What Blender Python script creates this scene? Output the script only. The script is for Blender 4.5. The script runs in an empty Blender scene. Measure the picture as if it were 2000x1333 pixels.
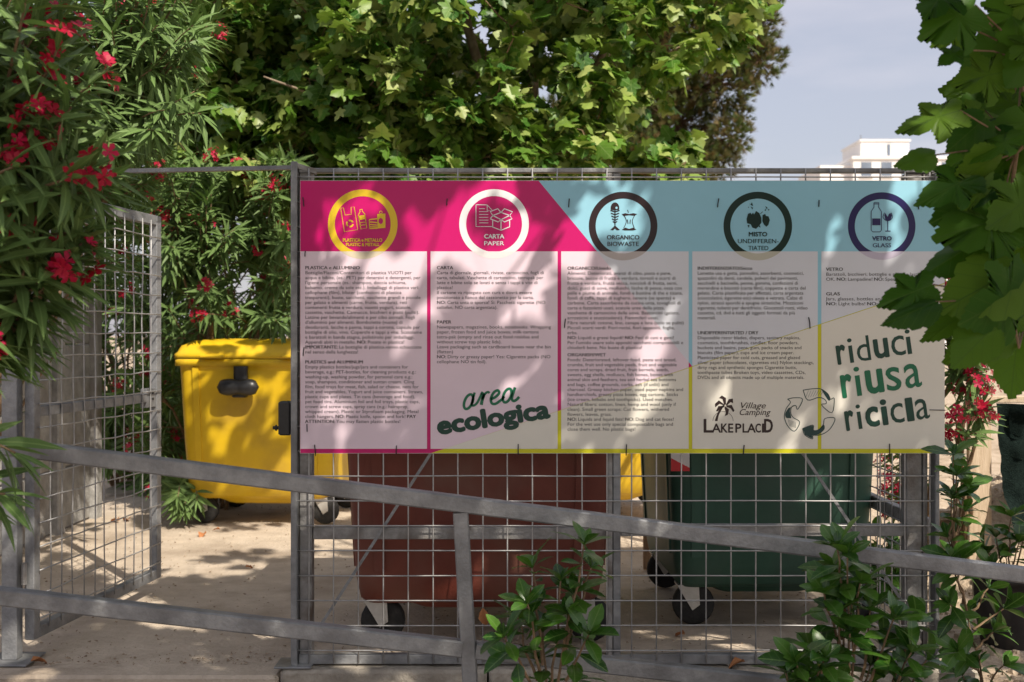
import bpy, math, random
import numpy as np
from mathutils import Vector, Matrix, Quaternion, noise
random.seed(7)
R = math.radians
S = bpy.context.scene
C = S.collection
EYE, FPX, HZ = 1.36, 2210.0, 655.0          # eye height above the yard slab, focal length in photo pixels, horizon row

# ------------------------------------------------------------------ camera, sky, sun, exposure
cam = bpy.data.cameras.new('camera')
cam.sensor_width = 36.0
cam.lens = FPX / 2000 * 36
cam.shift_y = -11.5 / 2000
cam.clip_end = 3000
cam.dof.use_dof = True
cam.dof.focus_distance = 4.5
cam.dof.aperture_fstop = 4.0
camo = bpy.data.objects.new('camera', cam)
C.objects.link(camo)
camo.location = (0, 0, EYE)
camo.rotation_euler = (R(90), 0, 0)
S.camera = camo

SUN = Vector((0.55, -0.78, 1.0)).normalized()
world = bpy.data.worlds.new('World')
S.world = world
world.use_nodes = True
wn, wl = world.node_tree.nodes, world.node_tree.links
wn.clear()
sky = wn.new('ShaderNodeTexSky')
sky.sky_type = 'NISHITA'
sky.sun_disc = False
sky.sun_elevation = math.asin(SUN.z)
sky.sun_rotation = math.atan2(SUN.x, SUN.y)
sky.air_density = 1.0
sky.dust_density = 3.0
sky.ozone_density = 1.5
tc = wn.new('ShaderNodeTexCoord')
mp = wn.new('ShaderNodeMapping')
mp.inputs['Scale'].default_value = (1.6, 1.6, 7.0)
nz = wn.new('ShaderNodeTexNoise')
nz.inputs['Scale'].default_value = 2.2
nz.inputs['Detail'].default_value = 5
cr = wn.new('ShaderNodeValToRGB')
cr.color_ramp.elements[0].position = 0.42
cr.color_ramp.elements[1].position = 0.78
cr.color_ramp.elements[0].color = (0.42, 0.42, 0.42, 1)
cr.color_ramp.elements[1].color = (0.75, 0.75, 0.75, 1)
mx = wn.new('ShaderNodeMixRGB')
mx.inputs[2].default_value = (6.8, 6.4, 6.9, 1)      # thin high cloud
bg = wn.new('ShaderNodeBackground')
bg.inputs['Strength'].default_value = 0.112
wo = wn.new('ShaderNodeOutputWorld')
wl.new(tc.outputs['Generated'], mp.inputs['Vector'])
wl.new(mp.outputs['Vector'], nz.inputs['Vector'])
wl.new(nz.outputs['Fac'], cr.inputs['Fac'])
wl.new(cr.outputs['Color'], mx.inputs['Fac'])
wl.new(sky.outputs['Color'], mx.inputs[1])
wl.new(mx.outputs['Color'], bg.inputs['Color'])
wl.new(bg.outputs['Background'], wo.inputs['Surface'])

sun = bpy.data.lights.new('sun', 'SUN')
sun.energy = 5.0
sun.angle = R(0.53)
sun.color = (1.0, 0.91, 0.78)
suno = bpy.data.objects.new('sun', sun)
C.objects.link(suno)
suno.rotation_euler = SUN.to_track_quat('Z', 'Y').to_euler()
suno.location = (6, -8, 12)

S.view_settings.view_transform = 'Standard'
S.view_settings.look = 'None'
S.view_settings.gamma = 1
S.view_settings.use_curve_mapping = False
S.view_settings.exposure = 0.25
S.cycles.transparent_max_bounces = 6
S.cycles.max_bounces = 6
S.cycles.diffuse_bounces = 3
S.cycles.glossy_bounces = 2
S.cycles.transmission_bounces = 3

# ------------------------------------------------------------------ helpers
def at(px, py, Y):
    return Vector(((px - 1000) / FPX * Y, Y, EYE + (HZ - py) / FPX * Y))

def topx(p):
    return 1000 + p[0] / p[1] * FPX, HZ - (p[2] - EYE) / p[1] * FPX

def mat(name, col, rough=0.6, metal=0.0, spec=0.5, var=None, scale=8.0, bump=0.0, bscale=60.0, detail=6, stretch=None, var2=None, scale2=2.0):
    m = bpy.data.materials.new(name)
    m.use_nodes = True
    n, l = m.node_tree.nodes, m.node_tree.links
    p = n['Principled BSDF']
    p.inputs['Roughness'].default_value = rough
    p.inputs['Metallic'].default_value = metal
    p.inputs['Specular IOR Level'].default_value = spec
    p.inputs['Base Color'].default_value = (*col, 1)
    t = n.new('ShaderNodeTexCoord')
    src = t.outputs['Object']
    if stretch:
        k = n.new('ShaderNodeMapping')
        k.inputs['Scale'].default_value = stretch
        l.new(src, k.inputs['Vector'])
        src = k.outputs['Vector']
    if var:
        x = n.new('ShaderNodeTexNoise')
        x.inputs['Scale'].default_value = scale
        x.inputs['Detail'].default_value = detail
        x.inputs['Roughness'].default_value = 0.65
        l.new(src, x.inputs['Vector'])
        r = n.new('ShaderNodeValToRGB')
        r.color_ramp.elements[0].position = 0.35
        r.color_ramp.elements[1].position = 0.68
        r.color_ramp.elements[0].color = (*col, 1)
        r.color_ramp.elements[1].color = (*var, 1)
        l.new(x.outputs['Fac'], r.inputs['Fac'])
        out = r.outputs['Color']
        if var2:
            y = n.new('ShaderNodeTexNoise')
            y.inputs['Scale'].default_value = scale2
            y.inputs['Detail'].default_value = 5
            l.new(src, y.inputs['Vector'])
            r2 = n.new('ShaderNodeValToRGB')
            r2.color_ramp.elements[0].position = 0.5
            r2.color_ramp.elements[1].position = 0.72
            l.new(y.outputs['Fac'], r2.inputs['Fac'])
            q = n.new('ShaderNodeMixRGB')
            q.inputs[2].default_value = (*var2, 1)
            l.new(r2.outputs['Color'], q.inputs['Fac'])
            l.new(out, q.inputs[1])
            out = q.outputs['Color']
        l.new(out, p.inputs['Base Color'])
        rr = n.new('ShaderNodeMapRange')
        rr.inputs['To Min'].default_value = max(0.05, rough - 0.1)
        rr.inputs['To Max'].default_value = min(1, rough + 0.12)
        l.new(x.outputs['Fac'], rr.inputs['Value'])
        l.new(rr.outputs['Result'], p.inputs['Roughness'])
    if bump:
        b = n.new('ShaderNodeTexNoise')
        b.inputs['Scale'].default_value = bscale
        b.inputs['Detail'].default_value = 5
        l.new(src, b.inputs['Vector'])
        bn = n.new('ShaderNodeBump')
        bn.inputs['Strength'].default_value = bump
        bn.inputs['Distance'].default_value = 0.02
        l.new(b.outputs['Fac'], bn.inputs['Height'])
        l.new(bn.outputs['Normal'], p.inputs['Normal'])
    return m

def leafmat(name, cols, trans=0.3, rough=0.42, vein=None, tcol=(0.16, 0.3, 0.03), spec=0.4):
    """colour picked per leaf (rnd attribute + object random), veins from the leaf's own coordinates"""
    m = bpy.data.materials.new(name)
    m.use_nodes = True
    n, l = m.node_tree.nodes, m.node_tree.links
    p = n['Principled BSDF']
    p.inputs['Roughness'].default_value = rough
    p.inputs['Specular IOR Level'].default_value = spec
    a = n.new('ShaderNodeAttribute')
    a.attribute_name = 'rnd'
    o = n.new('ShaderNodeObjectInfo')
    ad = n.new('ShaderNodeMath')
    ad.operation = 'ADD'
    fr = n.new('ShaderNodeMath')
    fr.operation = 'FRACT'
    l.new(a.outputs['Fac'], ad.inputs[0])
    l.new(o.outputs['Random'], ad.inputs[1])
    l.new(ad.outputs[0], fr.inputs[0])
    r = n.new('ShaderNodeValToRGB')
    el = r.color_ramp.elements
    while len(el) < len(cols):
        el.new(0.5)
    for i, c in enumerate(cols):
        el[i].position = i / (len(cols) - 1)
        el[i].color = (*c, 1)
    l.new(fr.outputs[0], r.inputs['Fac'])
    col = r.outputs['Color']
    if vein:
        u = n.new('ShaderNodeAttribute')
        u.attribute_name = 'luv'
        sx = n.new('ShaderNodeSeparateXYZ')
        l.new(u.outputs['Vector'], sx.inputs[0])
        ab = n.new('ShaderNodeMath'); ab.operation = 'ABSOLUTE'
        l.new(sx.outputs['X'], ab.inputs[0])
        mr = n.new('ShaderNodeMath'); mr.operation = 'LESS_THAN'
        mr.inputs[1].default_value = vein[1]
        l.new(ab.outputs[0], mr.inputs[0])
        mu = n.new('ShaderNodeMath'); mu.operation = 'MULTIPLY_ADD'
        mu.inputs[1].default_value = -0.9
        l.new(ab.outputs[0], mu.inputs[0])
        l.new(sx.outputs['Y'], mu.inputs[2])
        m5 = n.new('ShaderNodeMath'); m5.operation = 'MULTIPLY'
        m5.inputs[1].default_value = vein[2]
        l.new(mu.outputs[0], m5.inputs[0])
        f5 = n.new('ShaderNodeMath'); f5.operation = 'FRACT'
        l.new(m5.outputs[0], f5.inputs[0])
        l5 = n.new('ShaderNodeMath'); l5.operation = 'LESS_THAN'
        l5.inputs[1].default_value = 0.07
        l.new(f5.outputs[0], l5.inputs[0])
        h5 = n.new('ShaderNodeMath'); h5.operation = 'MULTIPLY'
        h5.inputs[1].default_value = 0.55
        l.new(l5.outputs[0], h5.inputs[0])
        mxm = n.new('ShaderNodeMath'); mxm.operation = 'MAXIMUM'
        l.new(mr.outputs[0], mxm.inputs[0])
        l.new(h5.outputs[0], mxm.inputs[1])
        q = n.new('ShaderNodeMixRGB')
        q.inputs[2].default_value = (*vein[0], 1)
        l.new(mxm.outputs[0], q.inputs['Fac'])
        l.new(col, q.inputs[1])
        col = q.outputs['Color']
    l.new(col, p.inputs['Base Color'])
    t = n.new('ShaderNodeBsdfTranslucent')
    tm = n.new('ShaderNodeMixRGB')
    tm.inputs['Fac'].default_value = 0.5
    tm.inputs[2].default_value = (*tcol, 1)
    l.new(col, tm.inputs[1])
    l.new(tm.outputs['Color'], t.inputs['Color'])
    ms = n.new('ShaderNodeMixShader')
    ms.inputs['Fac'].default_value = trans
    l.new(p.outputs[0], ms.inputs[1])
    l.new(t.outputs[0], ms.inputs[2])
    l.new(ms.outputs[0], n['Material Output'].inputs['Surface'])
    return m

def tag(o, label=None, cat=None, group=None, kind=None):
    if label: o['label'] = label
    if cat: o['category'] = cat
    if group: o['group'] = group
    if kind: o['kind'] = kind
    return o

def thing(name, label, cat, loc=(0, 0, 0), rz=0.0, group=None):
    o = bpy.data.objects.new(name, None)
    o.empty_display_size = 0.1
    C.objects.link(o)
    o.location = loc
    o.rotation_euler = (0, 0, rz)
    return tag(o, label, cat, group)

class MB:
    def __init__(s):
        s.v, s.f = [], []
    def add(s, vs, fs):
        b = len(s.v)
        s.v += [tuple(v) for v in vs]
        s.f += [tuple(i + b for i in f) for f in fs]
        return s
    def box(s, x0, x1, y0, y1, z0, z1, bev=0.0):
        if bev <= 0:
            vs = [(x, y, z) for z in (z0, z1) for y in (y0, y1) for x in (x0, x1)]
            return s.add(vs, [(0, 2, 3, 1), (4, 5, 7, 6), (0, 1, 5, 4), (2, 6, 7, 3), (0, 4, 6, 2), (1, 3, 7, 5)])
        ring = lambda z, i: [(x0 + i + bev, y0 + i, z), (x1 - i - bev, y0 + i, z), (x1 - i, y0 + i + bev, z), (x1 - i, y1 - i - bev, z),
                             (x1 - i - bev, y1 - i, z), (x0 + i + bev, y1 - i, z), (x0 + i, y1 - i - bev, z), (x0 + i, y0 + i + bev, z)]
        return s.loft([ring(z0, bev), ring(z0 + bev, 0), ring(z1 - bev, 0), ring(z1, bev)])
    def loft(s, rings, cap=True, closed=True):
        n = len(rings[0])
        vs = [p for r in rings for p in r]
        fs = []
        for k in range(len(rings) - 1):
            for i in range(n if closed else n - 1):
                j = (i + 1) % n
                fs.append((k * n + i, k * n + j, (k + 1) * n + j, (k + 1) * n + i))
        if cap:
            fs.append(tuple(range(n))[::-1])
            fs.append(tuple((len(rings) - 1) * n + i for i in range(n)))
        return s.add(vs, fs)
    def bar(s, p, q, w, h, up=(0, 0, 1), bev=0.0):
        p, q = Vector(p), Vector(q)
        d = (q - p).normalized()
        a = d.cross(Vector(up)).normalized()
        b = a.cross(d)
        if bev:
            prof = [(-w + bev, -h), (w - bev, -h), (w, -h + bev), (w, h - bev), (w - bev, h), (-w + bev, h), (-w, h - bev), (-w, -h + bev)]
            prof = [(x / 2 if abs(x) == w else x - math.copysign(w / 2, x), y / 2 if abs(y) == h else y - math.copysign(h / 2, y)) for x, y in prof]
        else:
            prof = [(-w / 2, -h / 2), (w / 2, -h / 2), (w / 2, h / 2), (-w / 2, h / 2)]
        return s.loft([[tuple(c + a * x + b * y) for x, y in prof] for c in (p, q)])
    def tube(s, pts, r, n=6, r2=None):
        pts = [Vector(p) for p in pts]
        rings = []
        prev = None
        for i, p in enumerate(pts):
            d = (pts[min(i + 1, len(pts) - 1)] - pts[max(i - 1, 0)]).normalized()
            if prev is None:
                a = d.orthogonal().normalized()
            else:
                a = (prev - d * prev.dot(d)).normalized()
            prev = a
            b = d.cross(a)
            rad = r if r2 is None else r + (r2 - r) * i / (len(pts) - 1)
            rings.append([tuple(p + (a * math.cos(2 * math.pi * k / n) + b * math.sin(2 * math.pi * k / n)) * rad) for k in range(n)])
        return s.loft(rings)
    def build(s, name, m, parent=None, smooth=False, local=True):
        me = bpy.data.meshes.new(name)
        v = s.v
        if parent is not None and not local:
            o = parent.location
            v = [(a - o.x, b - o.y, c - o.z) for a, b, c in v]
        me.from_pydata(v, [], s.f)
        if m: me.materials.append(m)
        if smooth:
            me.polygons.foreach_set('use_smooth', [True] * len(me.polygons))
        me.update()
        ob = bpy.data.objects.new(name, me)
        C.objects.link(ob)
        if parent is not None: ob.parent = parent
        return ob

def rrect(w, d, r, z, cx=0.0, cy=0.0, seg=4):
    out = []
    for sx, sy, a0 in ((1, 1, 0), (-1, 1, 90), (-1, -1, 180), (1, -1, 270)):
        for k in range(seg + 1):
            a = R(a0 + 90 * k / seg)
            out.append((cx + sx * (w / 2 - r) + r * math.cos(a), cy + sy * (d / 2 - r) + r * math.sin(a), z))
    return out

def wheel_mb(c, r, w, axis='y', n=20):
    """tyre as a lathe with rounded shoulders around a horizontal axis"""
    prof = [(-w / 2, r * 0.55), (-w / 2, r * 0.86), (-w * 0.3, r), (w * 0.3, r), (w / 2, r * 0.86), (w / 2, r * 0.55)]
    m = MB()
    rings = []
    for t, rr in prof:
        ring = []
        for k in range(n):
            a = 2 * math.pi * k / n
            if axis == 'y': ring.append((c[0] + rr * math.cos(a), c[1] + t, c[2] + rr * math.sin(a)))
            else: ring.append((c[0] + t, c[1] + rr * math.cos(a), c[2] + rr * math.sin(a)))
        rings.append(ring)
    return m.loft(rings)

# ------------------------------------------------------------------ materials
M = {}
M['galv'] = mat('galvanised_steel', (0.205, 0.21, 0.22), 0.5, 0.45, 0.5, (0.34, 0.345, 0.35), 14, 0.15, 90, var2=(0.145, 0.145, 0.15), scale2=5)
M['galv_old'] = mat('weathered_steel', (0.22, 0.215, 0.21), 0.6, 0.35, 0.5, (0.37, 0.36, 0.35), 18, 0.2, 70, var2=(0.12, 0.09, 0.07), scale2=7)
M['wire'] = mat('galvanised_wire', (0.36, 0.355, 0.35), 0.45, 0.5, 0.5, (0.5, 0.49, 0.48), 30)
M['slab'] = mat('yard_concrete', (0.47, 0.39, 0.305), 0.9, 0, 0.2, (0.61, 0.515, 0.41), 7, 0.5, 45, 10, var2=(0.31, 0.245, 0.185), scale2=1.6)
M['kerb'] = mat('kerb_concrete', (0.33, 0.29, 0.24), 0.9, 0, 0.2, (0.48, 0.43, 0.36), 16, 0.7, 38, 10, var2=(0.2, 0.17, 0.14), scale2=4)
M['road'] = mat('outer_ground', (0.24, 0.2, 0.165), 0.95, 0, 0.2, (0.34, 0.29, 0.24), 12, 0.6, 60)
M['earth'] = mat('dry_earth', (0.40, 0.31, 0.22), 0.95, 0, 0.15, (0.56, 0.46, 0.35), 9, 0.9, 40, 10, var2=(0.27, 0.2, 0.13), scale2=3)
M['wallc'] = mat('old_concrete', (0.27, 0.265, 0.255), 0.9, 0, 0.2, (0.42, 0.41, 0.39), 9, 0.4, 40, var2=(0.22, 0.2, 0.18), scale2=3)
M['yellow'] = mat('yellow_plastic', (0.70, 0.45, 0.012), 0.42, 0, 0.45, (0.76, 0.51, 0.016), 5, 0.05, 30, var2=(0.50, 0.31, 0.03), scale2=2.4)
M['brown'] = mat('red_brown_plastic', (0.145, 0.034, 0.022), 0.5, 0, 0.4, (0.20, 0.052, 0.034), 4, 0.06, 30, var2=(0.19, 0.085, 0.06), scale2=2.6)
M['green'] = mat('dark_green_plastic', (0.028, 0.08, 0.054), 0.5, 0, 0.4, (0.042, 0.108, 0.074), 4, 0.06, 30, var2=(0.05, 0.09, 0.07), scale2=2.6)
M['black'] = mat('black_plastic', (0.012, 0.012, 0.013), 0.38, 0, 0.5, (0.025, 0.025, 0.026), 20)
M['rubber'] = mat('black_rubber', (0.018, 0.018, 0.018), 0.75, 0, 0.3, (0.04, 0.038, 0.036), 25, 0.2, 80)
M['zinc'] = mat('caster_zinc', (0.5, 0.49, 0.46), 0.4, 0.5, 0.5, (0.62, 0.61, 0.58), 18)
M['wood'] = mat('weathered_board', (0.46, 0.35, 0.24), 0.8, 0, 0.2, (0.62, 0.5, 0.37), 6, 0.3, 30, stretch=(9, 9, 0.8))
M['plank'] = mat('brown_plank', (0.30, 0.19, 0.11), 0.8, 0, 0.2, (0.50, 0.35, 0.22), 6, 0.3, 30, stretch=(9, 9, 0.6))
M['net'] = mat('shade_net_cloth', (0.004, 0.009, 0.008), 0.9, 0, 0.1, (0.012, 0.022, 0.019), 60, 0.5, 160)
M['bark'] = mat('plane_bark', (0.20, 0.145, 0.1), 0.85, 0, 0.2, (0.42, 0.34, 0.25), 9, 0.5, 30)
M['twig'] = mat('twig_bark', (0.15, 0.1, 0.06), 0.8, 0, 0.2, (0.3, 0.2, 0.12), 25, 0.3, 60)
M['pinebark'] = mat('pine_bark', (0.09, 0.055, 0.04), 0.9, 0, 0.2, (0.17, 0.11, 0.08), 9, 0.6, 25)
M['render'] = mat('white_render', (0.74, 0.72, 0.70), 0.85, 0, 0.2, (0.82, 0.80, 0.78), 0.3)
M['glass'] = mat('far_window_glass', (0.12, 0.15, 0.2), 0.15, 0, 0.6, (0.2, 0.24, 0.3), 0.5)
M['dry'] = mat('dry_leaf', (0.36, 0.13, 0.05), 0.7, 0, 0.3, (0.5, 0.24, 0.1), 20)
M['white_sheet'] = mat('composite_sheet', (0.8, 0.8, 0.8), 0.35, 0, 0.4, (0.78, 0.78, 0.79), 6)
M['tie'] = mat('black_tie', (0.012, 0.012, 0.014), 0.5)
M['redtape'] = mat('red_reflective', (0.62, 0.02, 0.03), 0.4)
M['whitetape'] = mat('white_reflective', (0.75, 0.73, 0.72), 0.4)
def ink(name, c, rough=0.34):
    M[name] = mat(name, c, rough, 0, 0.4, tuple(x * 0.94 for x in c), 3)
ink('ink_magenta', (0.57, 0.001, 0.145)); ink('ink_blue', (0.30, 0.60, 0.75)); ink('ink_lime', (0.63, 0.60, 0.012))
ink('ink_yellow', (0.80, 0.55, 0.025)); ink('ink_white', (0.80, 0.80, 0.82)); ink('ink_brown', (0.022, 0.009, 0.012))
ink('ink_dkgreen', (0.004, 0.024, 0.018)); ink('ink_navy', (0.012, 0.008, 0.09)); ink('ink_text', (0.025, 0.022, 0.026))
ink('ink_forest', (0.003, 0.05, 0.034)); ink('ink_green', (0.004, 0.15, 0.07)); ink('ink_logo', (0.03, 0.014, 0.014))
ink('ink_outline', (0.01, 0.05, 0.05))
# pale tints of the text panels where they lie over each colour field, and over the rings
ink('tint_magenta', (0.80, 0.65, 0.74)); ink('tint_blue', (0.69, 0.71, 0.78)); ink('tint_lime', (0.77, 0.74, 0.66))
for k_, c_ in enumerate(((0.70, 0.62, 0.46), (0.76, 0.72, 0.73), (0.50, 0.45, 0.44), (0.52, 0.51, 0.43), (0.54, 0.49, 0.62))): ink('tint_ring_%d' % k_, c_)

M['ole'] = leafmat('oleander_leaf', [(0.005, 0.026, 0.005), (0.010, 0.045, 0.008), (0.022, 0.078, 0.012), (0.08, 0.155, 0.04)], 0.16, 0.45, ((0.2, 0.3, 0.1), 0.008, 0.01), (0.08, 0.22, 0.015), 0.18)
M['plane'] = leafmat('plane_leaf', [(0.025, 0.095, 0.011), (0.06, 0.16, 0.016), (0.11, 0.23, 0.025), (0.40, 0.45, 0.15), (0.25, 0.36, 0.06), (0.07, 0.18, 0.02), (0.33, 0.42, 0.10)], 0.26, 0.42, ((0.22, 0.33, 0.10), 0.012, 4.0), (0.26, 0.42, 0.03))
M['near'] = leafmat('near_plane_leaf', [(0.012, 0.055, 0.006), (0.03, 0.10, 0.010), (0.065, 0.15, 0.014), (0.11, 0.20, 0.02)], 0.42, 0.45, ((0.06, 0.12, 0.02), 0.008, 4.2), (0.14, 0.30, 0.008), 0.2)
M['laurel'] = leafmat('glossy_shrub_leaf', [(0.016, 0.06, 0.008), (0.032, 0.11, 0.012), (0.08, 0.19, 0.022), (0.05, 0.13, 0.015)], 0.2, 0.28, ((0.14, 0.24, 0.06), 0.012, 5.0), (0.15, 0.3, 0.03), 0.55)
M['pine'] = leafmat('pine_needle', [(0.06, 0.10, 0.022), (0.11, 0.14, 0.035), (0.19, 0.13, 0.05), (0.08, 0.12, 0.025)], 0.12, 0.6, None, (0.12, 0.13, 0.03))
M['petal'] = leafmat('red_petal', [(0.36, 0.002, 0.018), (0.48, 0.004, 0.04), (0.56, 0.012, 0.075)], 0.25, 0.5, None, (0.55, 0.008, 0.045))
M['petal_old'] = leafmat('withered_petal', [(0.6, 0.2, 0.18), (0.68, 0.32, 0.28), (0.5, 0.06, 0.08)], 0.3, 0.6, None, (0.7, 0.3, 0.2))

# ------------------------------------------------------------------ ground and slab
def sheet(name, pts, z, m, kind='structure'):
    mb = MB().add([(x, y, z) for x, y in pts], [tuple(range(len(pts)))])
    return tag(mb.build(name, m), kind=kind)
sheet('ground', [(-900, -300), (900, -300), (900, 1800), (-900, 1800)], -0.16, M['earth'])
g = MB().box(-5.5, 6.0, -6, 4.47, -0.3, -0.13)
tag(g.build('path', M['road']), kind='structure')
# slab surface with slight unevenness
nx, ny = 70, 60
vs, fs = [], []
for j in range(ny + 1):
    for i in range(nx + 1):
        x = -3.6 + 5.45 * i / nx; y = 4.62 + 6.2 * j / ny
        vs.append((x, y, 0.006 * noise.noise((x * 1.3, y * 1.3, 0)) - 0.002))
for j in range(ny):
    for i in range(nx):
        a = j * (nx + 1) + i
        fs.append((a, a + 1, a + nx + 2, a + nx + 1))
tag(MB().add(vs, fs).build('yard_floor', M['slab'], smooth=True), kind='structure')
tag(MB().box(-3.6, -0.93, 4.50, 4.625, -0.3, 0.004, 0.012).build('slab_edge', M['slab']), kind='structure')
kb = tag(bpy.data.objects.new('kerb', None), kind='structure'); C.objects.link(kb)
x = -0.922
for wd in (0.83, 0.98, 0.98):
    MB().box(x, x + wd - 0.008, 4.495 + random.uniform(-.003, .003), 4.64, -0.3, 0.03 + random.uniform(-.003, .002), 0.012).build('kerb_stone', M['kerb'], kb)
    x += wd
mb = MB()
for i in range(2600):
    x = random.uniform(-3.4, 1.7); y = 4.66 + 4.6 * random.random() ** 1.3
    if random.random() < .35: y = random.choice((4.66, 4.7, 8.9)) + random.gauss(0, .07)
    if y < 4.65: continue
    r = random.choice((.003, .004, .006, .009)); a = random.random() * 6
    mb.add([(x + r * math.cos(a + k * 2.1) * random.uniform(.7, 1.5), y + r * math.sin(a + k * 2.1), .005 + .004 * (k == 0)) for k in range(3)] + [(x, y, .007 + r * .5)], [(0, 1, 3), (1, 2, 3), (2, 0, 3)])
M['grit'] = mat('grit_crumbs', (0.16, 0.11, 0.07), 0.9, 0, 0.2, (0.4, 0.31, 0.22), 12)
tag(mb.build('grit', M['grit']), 'fine grit and leaf crumbs littering the concrete floor', 'grit', kind='stuff')
# earth on the right with a heap
vs, fs = [], []
nx, ny = 60, 70
for j in range(ny + 1):
    for i in range(nx + 1):
        x = 1.86 + 5.5 * i / nx; y = 3.9 + 7.5 * j / ny
        h = -0.06 + 0.035 * noise.noise((x * 2, y * 2, 3))
        dx, dy = (x - 3.0) / 0.95, (y - 6.7) / 0.95
        q = max(0, 1 - math.sqrt(dx * dx + dy * dy))
        h += 0.62 * q * q * (3 - 2 * q) * (1 + 0.3 * noise.noise((x * 4, y * 4, 1))) + 0.05 * noise.noise((x * 7, y * 7, 5)) * (0.25 + q)
        vs.append((x, y, h))
for j in range(ny):
    for i in range(nx):
        a = j * (nx + 1) + i
        fs.append((a, a + 1, a + nx + 2, a + nx + 1))
tag(MB().add(vs, fs).build('terrain', M['earth'], smooth=True), kind='structure')
# loose stones on the earth: uncountable
mb = MB()
for i in range(1500):
    x = random.uniform(1.95, 4.2); y = random.uniform(4.1, 7.6)
    dx, dy = (x - 3.0) / 0.95, (y - 6.7) / 0.95
    q = max(0, 1 - math.sqrt(dx * dx + dy * dy))
    z = -0.055 + 0.035 * noise.noise((x * 2, y * 2, 3)) + 0.62 * q * q * (3 - 2 * q) * (1 + 0.3 * noise.noise((x * 4, y * 4, 1))) + 0.05 * noise.noise((x * 7, y * 7, 5)) * (0.25 + q)
    r = random.choice((0.008, 0.011, 0.015, 0.024, 0.008, 0.012, 0.05 if q > .1 else .02)) * random.uniform(0.7, 1.3)
    a = random.random() * 6
    rings = [[(x + rr * math.cos(a + k * 1.257) * random.uniform(.8, 1.2), y + rr * math.sin(a + k * 1.257) * random.uniform(.8, 1.2), z + zz) for k in range(5)] for rr, zz in ((r, -r * .3), (r * .8, r * .5))]
    mb.loft(rings)
tag(mb.build('gravel', M['earth']), 'loose pale stones scattered over the dry earth', 'gravel', kind='stuff')

# ------------------------------------------------------------------ front fence with wire mesh
FY = 4.56
PX = FY / FPX                                   # metres per photo pixel at the fence
def FX(px): return (px - 1000) * PX
def FZ(py): return EYE + (HZ - py) * PX
fence = thing('mesh_fence', 'galvanised wire mesh fence in square frame carrying the large sign', 'fence', (0, FY, 0))
def fb(name, x0, x1, y0, y1, z0, z1, m='galv', bev=0.003):
    return MB().box(x0, x1, y0, y1, z0, z1, bev).build(name, M[m], fence)
zb, zt = FZ(1297), FZ(329)
fb('post', FX(571), FX(583), -0.035, 0.03, zb, FZ(318))
fb('post', FX(585), FX(609), 0.0, 0.06, 0.03, FZ(332), 'galv_old')
fb('post', FX(1186), FX(1196), -0.01, 0.05, 0.034, zt - 0.02, 'galv_old')
fb('post', FX(1197), FX(1212), -0.005, 0.055, 0.034, zt - 0.02)
fb('post', FX(1771), FX(1801), 0.002, 0.07, -0.05, zt - 0.02, 'galv_old')
fb('post', FX(1803), FX(1812), 0.0, 0.06, 0.03, zt - 0.02, 'galv_old')
fb('post', FX(1822), FX(1830), -0.03, 0.03, zb, zt - 0.02)
cap = MB().bar((FX(571), 0.0, FZ(322)), (FX(618), 0.012, FZ(336)), 0.04, 0.02).build('gusset', M['galv_old'], fence)
fb('rail', FX(584), FX(1826), -0.008, 0.03, FZ(338), zt)
fb('rail', FX(610), FX(1185), 0.01, 0.045, FZ(1055), FZ(1032), 'galv_old')
fb('rail', FX(1213), FX(1770), 0.01, 0.045, FZ(1049), FZ(1026), 'galv_old')
fb('rail', FX(584), FX(1821), -0.008, 0.03, zb, FZ(1278))
MB().bar((FX(842), 0.008, FZ(885)), (FX(626), 0.004, FZ(1222)), 0.014, 0.012).build('brace', M['galv'], fence)
MB().bar((FX(1568), 0.008, FZ(885)), (FX(1800), -0.004, FZ(1232)), 0.014, 0.012).build('brace', M['galv'], fence)
fb('base_plate', FX(540), FX(612), -0.06, 0.08, 0.031, 0.039)
mv = MB()
wr = 0.0031
def wire(parent, p, q, wob=0.0, r=wr):
    p, q = Vector(p), Vector(q)
    n = 7
    pts = []
    for k in range(n + 1):
        c = p.lerp(q, k / n)
        if 0 < k < n and wob: c += Vector((random.uniform(-wob, wob), random.uniform(-wob, wob) * .6, random.uniform(-wob, wob)))
        pts.append(c)
    return MB().tube(pts, r, 5).build('wire', M['wire'], parent, True)
for k in range(26):
    px = 604.5 + 48.35 * k
    wire(fence, (FX(px), -0.0145, zb + 0.008), (FX(px), -0.0145, zt - 0.002), 0.0012)
for k in range(20):
    py = 1268 - 48.45 * k
    wire(fence, (FX(573), -0.0205, FZ(py)), (FX(1826), -0.0205, FZ(py)), 0.0012)
# lock box on the gate post
lk = MB().box(FX(546), FX(569.5), -0.03, 0.035, FZ(850), FZ(784), 0.006).build('lock_box', M['black'], fence)
MB().tube([(FX(533), 0.0, FZ(836)), (FX(546), 0.0, FZ(836))], 0.007, 8).build('bolt', M['black'], lk)
MB().tube([(FX(538), 0.0, FZ(836)), (FX(541), 0.0, FZ(836))], 0.012, 8).build('bolt_head', M['black'], lk)

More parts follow.
